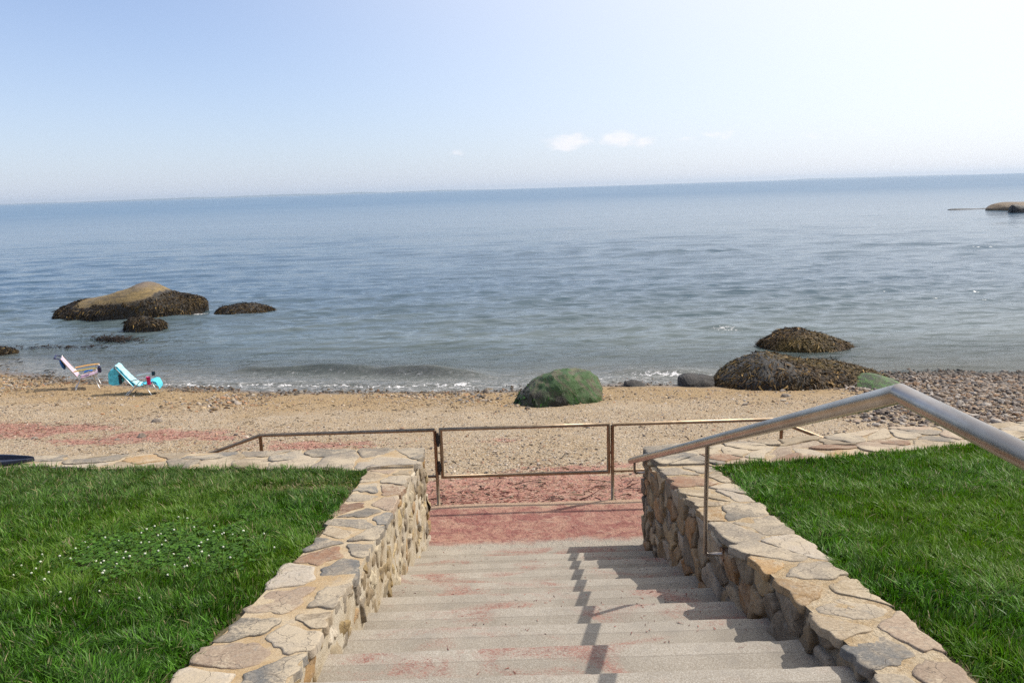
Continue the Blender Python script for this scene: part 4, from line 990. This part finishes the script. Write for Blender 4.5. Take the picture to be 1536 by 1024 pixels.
def sheet(mbx, pts, y0, y1, th=.012, sag=.0, n=18, ny=9):
    """fabric slung between y0 and y1 along the side-view polyline pts (x,z)"""
    P = np.array(pts, float); d = np.concatenate([[0], np.cumsum(np.linalg.norm(np.diff(P, axis=0), axis=1))]); u = np.linspace(0, d[-1], n)
    X = np.interp(u, d, P[:, 0]); Z = np.interp(u, d, P[:, 1]); tx = np.gradient(X); tz = np.gradient(Z); l = np.hypot(tx, tz); nxn, nzn = -tz/l, tx/l
    Yv = np.linspace(y0, y1, ny); sg = sag*(1-(2*(Yv-y0)/(y1-y0)-1)**2)
    def layer(o): return np.stack([X[:, None]+nxn[:, None]*(o-sg[None]), np.broadcast_to(Yv[None], (n, ny)), Z[:, None]+nzn[:, None]*(o-sg[None])], -1).reshape(-1, 3)
    A, B = layer(th/2), layer(-th/2); F = gridfaces(n, ny); m = n*ny
    bd = [i*ny for i in range(n)]+[(n-1)*ny+j for j in range(1, ny)]+[i*ny+ny-1 for i in range(n-2, -1, -1)]+[j for j in range(ny-2, 0, -1)]
    bd = np.array(bd); b2 = np.roll(bd, -1)
    mbx.add(np.concatenate([A, B]), [F[:, ::-1], F+m, np.stack([bd, b2, b2+m, bd+m], 1)])
def chair_frame(root, s, W):
    fr = MB(); r = .0115
    for y in (-W, W):
        fr.tube([s['top'] and (s['top'][0], y, s['top'][1]), (s['sr'][0], y, s['sr'][1]), (s['sf'][0], y, s['sf'][1])], r, 10)
    fr.tube([(s['top'][0], -W, s['top'][1]), (s['top'][0], W, s['top'][1])], r, 10); fr.tube([(s['sf'][0], -W, s['sf'][1]), (s['sf'][0], W, s['sf'][1])], r, 10)
    fr.build('frame', M_ALU, root, world=False)
    for y in (-W-.022, W+.022):
        for a, b in (('ra', 'rf'), ('fa', 'ff')):
            l = MB(); l.tube([(s[a][0], y, s[a][1]), (s[b][0], y, s[b][1]-.03)], r, 10); l.build('leg', M_ALU, root, world=False)
    br = MB(); br.tube([(s['rf'][0]+.02, -W-.022, s['rf'][1]+.05), (s['rf'][0]+.02, W+.022, s['rf'][1]+.05)], r*.9, 8); br.build('crossbar', M_ALU, root, world=False)
def arm(root, a, b, y, m):
    t = MB(); n = 10; xs = np.linspace(a[0], b[0], n); zs = np.linspace(a[1], b[1], n)+.012*np.sin(np.linspace(0, 3.14, n)); w = .03+.008*np.sin(np.linspace(0, 3.14, n)); V = []
    for x, z, ww in zip(xs, zs, w): V += [(x, y-ww, z-.011), (x, y+ww, z-.011), (x, y+ww, z+.011), (x, y-ww, z+.011)]
    t.add(V, [gridfaces(n, 4, 0, True), [[0, 1, 2, 3], [4*n-1, 4*n-2, 4*n-3, 4*n-4]]]); return bevel(t.build('armrest', m, root, sm=False, world=False), .004)
def cup(root_name, m, x, y, z, r, h, parent):
    t = MB(); t.tube([(x, y, z-h), (x, y, z-h+.004), (x, y, z)], [r*.85, r*.9, r], 18); return t.build(root_name, m, parent, world=False)
# left: pink striped chair
zc = on_beach(118, 585); pc = atz(120, 584, zc)
ch = tag(empty('beach_chair', (pc[0], pc[1]+.25, zc), math.radians(26)), 'upright folding beach chair with pink and white striped fabric and a round blue pouch behind', 'beach chair', 'beach chairs by the water')
S1 = dict(top=(-.46, .90), sr=(-.10, .29), sf=(.36, .40), ra=(-.02, .33), rf=(-.24, 0), fa=(.24, .37), ff=(.36, 0)); Wd = .26
chair_frame(ch, S1, Wd)
b = MB(); sheet(b, [(-.455, .885), (-.34, .68), (-.13, .33)], -Wd+.005, Wd-.005, .012, .03); b.build('backrest', M_STRIPE, ch, world=False)
b = MB(); sheet(b, [(-.09, .295), (.1, .32), (.355, .395), (.372, .36)], -Wd+.005, Wd-.005, .012, .035); b.build('seat', M_STRIPE, ch, world=False)
arm(ch, (-.20, .52), (.40, .55), Wd+.03, M_WOOD1); arm(ch, (-.20, .52), (.36, .55), -Wd-.03, M_WOOD2)
for y in (-Wd-.022, Wd+.022):
    t = MB(); t.tube([(.30, y, .385), (.31, y, .54)], .010, 8); t.build('arm_support', M_ALU, ch, world=False)
t = MB(); t.tube([(-.60, -Wd*.9, .935), (-.60, Wd*.9, .935)], .022, 12)
for y in (-Wd*.9, Wd*.9): t.tube([(-.47, y, .885), (-.60, y, .935)], .016, 10)
t.build('headrest_bar', M_NAVY, ch, world=False)
bm = bmesh.new(); bmesh.ops.create_uvsphere(bm, u_segments=24, v_segments=14, radius=1)
for v in bm.verts: v.co = Vector((-.455+v.co.x*.05-.25*(v.co.z*.15), v.co.y*.19, .715+v.co.z*.155)); 
for f in bm.faces: f.smooth = True
me = bpy.data.meshes.new('pouch'); bm.to_mesh(me); bm.free(); link('pouch', me, M_BLUE, ch, False)
ch.scale = (.93,)*3
c = cup('cup_holder', M_NAVY, .42, -Wd-.03, .55, .048, .13, ch)
def wpt(root, p):
    a = root.rotation_euler[2]; p = [q*root.scale[0] for q in p]; return (root.location[0]+p[0]*math.cos(a)-p[1]*math.sin(a), root.location[1]+p[0]*math.sin(a)+p[1]*math.cos(a), root.location[2]+p[2])
bt = tag(empty('drink_bottle', wpt(ch, (.42, -Wd-.03, .44))), 'dark drink bottle with white cap in the striped chair\'s cup holder', 'bottle')
t = MB(); t.tube([(0, 0, 0), (0, 0, .12), (0, 0, .15), (0, 0, .17)], [.034, .034, .026, .014], 16); t.build('bottle_body', M_NAVY, bt, world=False)
t = MB(); t.tube([(0, 0, .168), (0, 0, .205)], .018, 14); t.build('cap', M_WHITE, bt, world=False)
t = MB(); sheet(t, [(.02, .40), (.13, .45), (.22, .43)], .02, .2, .03); bl = tag(t.build('folded_cloth', M_BLUE), 'blue folded cloth lying on the striped chair\'s seat', 'cloth'); bl.location = ch.location; bl.rotation_euler = ch.rotation_euler; bl.scale = ch.scale
# right: low turquoise chair
zc = on_beach(205, 593); pc = atz(205, 593, zc)
c2 = tag(empty('beach_chair', (pc[0], pc[1]+.25, zc), math.radians(14)), 'reclined low turquoise beach chair with a bag hanging behind its back', 'beach chair', 'beach chairs by the water')
S2 = dict(top=(-.47, .76), sr=(-.10, .20), sf=(.34, .30), ra=(.06, .36), rf=(-.34, -.02), fa=(.12, .32), ff=(.30, -.0))
c2.scale = (.95,)*3; chair_frame(c2, S2, Wd)
b = MB(); sheet(b, [(-.465, .745), (-.12, .235)], -Wd+.005, Wd-.005, .012, .02); b.build('backrest', M_TURQ, c2, world=False)
b = MB(); sheet(b, [(-.095, .205), (.1, .23), (.335, .295), (.40, .27), (.46, .20)], -Wd+.005, Wd-.005, .014, .03); b.build('seat', M_TURQ, c2, world=False)
for y in (-Wd-.03, Wd+.03): arm(c2, (-.14, .40), (.26, .43), y, M_ALU)
t = MB()
V = []
for k, (x, z, hw) in enumerate(((-.40, .72, .19), (-.60, .70, .20), (-.66, .62, .21), (-.68, .36, .215), (-.60, .30, .20), (-.42, .30, .18), (-.36, .42, .18))): V.append((x, z, hw))
n = len(V); A = [(x, -hw, z) for x, z, hw in V]+[(x, hw, z) for x, z, hw in V]; k = np.arange(n); k2 = (k+1) % n
t.add(A, [np.stack([k, k2, k2+n, k+n], 1), ]); t.add([A[i] for i in range(n)], [np.arange(n)[None]]); t.add([A[n+i] for i in range(n)], [np.arange(n)[::-1][None]])
o = t.build('hanging_bag', M_TURQ, c2, sm=False, world=False); 
t = MB(); t.box((-.44, -.187, .32), (-.37, -.212, .56)); bevel(t.build('bag_pocket', M_DKGR, o, sm=False, world=False), .01)
tw = MB(); sheet(tw, [(-.56, .62), (-.54, .74), (-.49, .795), (-.43, .745), (-.30, .545), (-.18, .37), (-.06, .255), (.02, .235)], -.17, .19, .022, .0, 30, 11)
P = tw.v[0]; P += np.stack([fbm(P, 7, 3, 3)*.012, fbm(P+9, 5, 2, 5)*.012, fbm(P+4, 7, 3, 7)*.012], 1)
two = tag(tw.build('towel', M_TOWEL), 'pale aqua towel draped over the back of the turquoise chair', 'towel'); two.location = c2.location; two.rotation_euler = c2.rotation_euler; two.scale = c2.scale
cup('cup_holder', M_PINK, .27, -Wd-.035, .47, .052, .20, c2)
cup('cup_holder', M_DKGR, .27, Wd+.035, .47, .045, .10, c2)
t = MB(); sheet(t, [(.20, .285), (.34, .325), (.42, .30), (.47, .17), (.48, .10)], -.22, .24, .016, 0, 20, 9); P = t.v[0]; P += np.stack([fbm(P, 6, 3, 3)*.014, fbm(P+9, 5, 2, 5)*.01, fbm(P+4, 7, 3, 7)*.01], 1)
two = tag(t.build('towel', M_TURQ), 'bright turquoise cloth hanging over the front of the low chair\'s seat', 'towel'); two.location = c2.location; two.rotation_euler = c2.rotation_euler; two.scale = c2.scale

# ---------------------------------------------------------------- navy board on the sea wall at the left edge
M_HULL = simple('navy_moulded_plastic', (.03, .034, .055), .3, 0, .1)
tip = aty(62, 687, 6.66); n = 60; us = np.linspace(0, 1, n); V = []
Lb = 2.6; m = 18
for u in us:
    x = tip[0]-Lb*u; w = .14*min(1, (u*Lb/.5))**.55+.004; y = tip[1]-.10; zc = capz(y)+.03; up = .02*(1-min(1, u*Lb/.5))**1.5; th = .018+.020*min(1, u*Lb/.35)
    prof = [(-1, 0), (-.96, .7), (-.86, 1.0), (-.72, .92), (-.66, -.1), (-.3, -.2), (0, -.1), (.3, -.2), (.66, -.1), (.72, .92), (.86, 1), (.96, .7), (1, 0), (.8, -.8), (.4, -1), (0, -1.1), (-.4, -1), (-.8, -.8)]
    rec = min(1, max(0, (u*Lb-.22)/.15))
    for a, b in prof:
        bb = b if (b < 0 or abs(a) > .8) else 1.0*(1-rec)+b*rec
        V.append((x, y+a*w, zc+up+bb*th+.012))
t = MB(); t.add(V, [gridfaces(n, m, 0, True)]); c0 = np.arange(m)
t.add(V[:m], [c0[None]]); t.add(V[-m:], [c0[::-1][None]])
tag(t.build('paddle_board', M_HULL, None, False, False), 'dark navy plastic board with a pointed end lying on the wall at far left', 'board')

# ---------------------------------------------------------------- light, sky, camera
SUN = Vector((.74, .30, .90)).normalized(); EL = math.asin(SUN.z); AZ = math.atan2(SUN.x, SUN.y)
l = bpy.data.lights.new('sun', 'SUN'); l.energy = 3.6; l.angle = math.radians(.6); l.color = (1, .94, .86)
so = bpy.data.objects.new('sun', l); COL.objects.link(so); so.rotation_euler = (-SUN).to_track_quat('-Z', 'Y').to_euler(); so.location = (20, 8, 30)
w = bpy.data.worlds.new('World'); S.world = w; w.use_nodes = True; w.node_tree.nodes.clear(); t = NT(w.node_tree)
sky = t.n('ShaderNodeTexSky', sky_type='NISHITA'); sky.sun_disc = False; sky.sun_elevation = EL; sky.sun_rotation = AZ; sky.air_density = 1.0; sky.dust_density = 0.4; sky.ozone_density = 1.0; sky.altitude = 0
d = t.n('ShaderNodeTexCoord').outputs['Generated']; dx, dy, dz = t.sep(d)
az = t.math('ARCTAN2', dx, dy); el = t.math('ARCSINE', dz)
def pdir(px, py): r = ray(px, py); r = r/np.linalg.norm(r); return math.atan2(r[0], r[1]), math.asin(r[2])
cn = t.noise(t.comb(t.math('MULTIPLY', az, 1.0), t.math('MULTIPLY', el, 2.2), .3), 26, 6, .62, .3)
cm = 0.0
for (px, py, wx, wy, k) in ((858, 214, .042, .013, 1.0), (925, 209, .034, .013, 1.0), (968, 212, .026, .009, .8), (690, 229, .03, .006, .6), (1060, 205, .07, .010, .5), (1250, 205, .10, .012, .35), (780, 222, .05, .006, .35)):
    a, e = pdir(px, py)
    q = t.vm('LENGTH', t.comb(t.math('DIVIDE', t.math('SUBTRACT', az, a), wx), t.math('DIVIDE', t.math('SUBTRACT', el, e), wy), 0))
    b = t.math('MULTIPLY', t.math('SUBTRACT', 1.25, q, None, True), k); cm = b if cm == 0.0 else t.math('MAXIMUM', cm, b)
mask = t.mr(t.math('ADD', cm, t.math('MULTIPLY', t.math('SUBTRACT', cn, .5), 2.2)), .30, 1.1); mask = t.math('MULTIPLY', mask, t.mr(cm, 0, .35, 0, .6))
sd = t.vm('DOT_PRODUCT', d, tuple(SUN))
hz = t.math('POWER', 2.718, t.math('MULTIPLY', t.math('MAXIMUM', el, 0.0), -5.0))      # thick summer haze low down
skc = t.mix(t.math('MULTIPLY', hz, .75), t.mix(1, sky.outputs[0], (.98, .98, 1.12), 'MULTIPLY'), (3.9, 4.6, 5.9))
skc = t.mix(t.math('MULTIPLY', t.mr(sd, .08, .84, 0, .95), t.math('SUBTRACT', 1.0, t.math('MULTIPLY', hz, .42))), skc, (7.9, 7.8, 7.75))                          # milky glare round the sun
skc = t.mix(mask, skc, (7.6, 7.2, 7.3))
bg = t.n('ShaderNodeBackground'); t.put(bg.inputs[0], skc); bg.inputs[1].default_value = .12
o = t.n('ShaderNodeOutputWorld'); t.l.new(bg.outputs[0], o.inputs[0])

cam = bpy.data.cameras.new('camera'); co = bpy.data.objects.new('camera', cam); COL.objects.link(co); S.camera = co
cam.sensor_fit = 'HORIZONTAL'; cam.sensor_width = 36; cam.lens = 36*FPX/1536; cam.clip_start = .05; cam.clip_end = 80000
c, s = math.cos(ROLL), math.sin(ROLL); cr = RT*c-UP*s; cu = RT*s+UP*c
Mx = Matrix(((cr[0], cu[0], -FW[0], 0), (cr[1], cu[1], -FW[1], 0), (cr[2], cu[2], -FW[2], CZ), (0, 0, 0, 1))); co.matrix_world = Mx
S.view_settings.view_transform = 'Standard'; S.view_settings.look = 'None'; S.view_settings.exposure = .3; S.view_settings.gamma = 1
S.render.engine = 'CYCLES'; S.cycles.use_denoising = False; S.cycles.sample_clamp_indirect = 3; S.cycles.sample_clamp_direct = 5; S.cycles.max_bounces = 6; S.cycles.transparent_max_bounces = 8; S.cycles.caustics_reflective = False; S.cycles.caustics_refractive = False
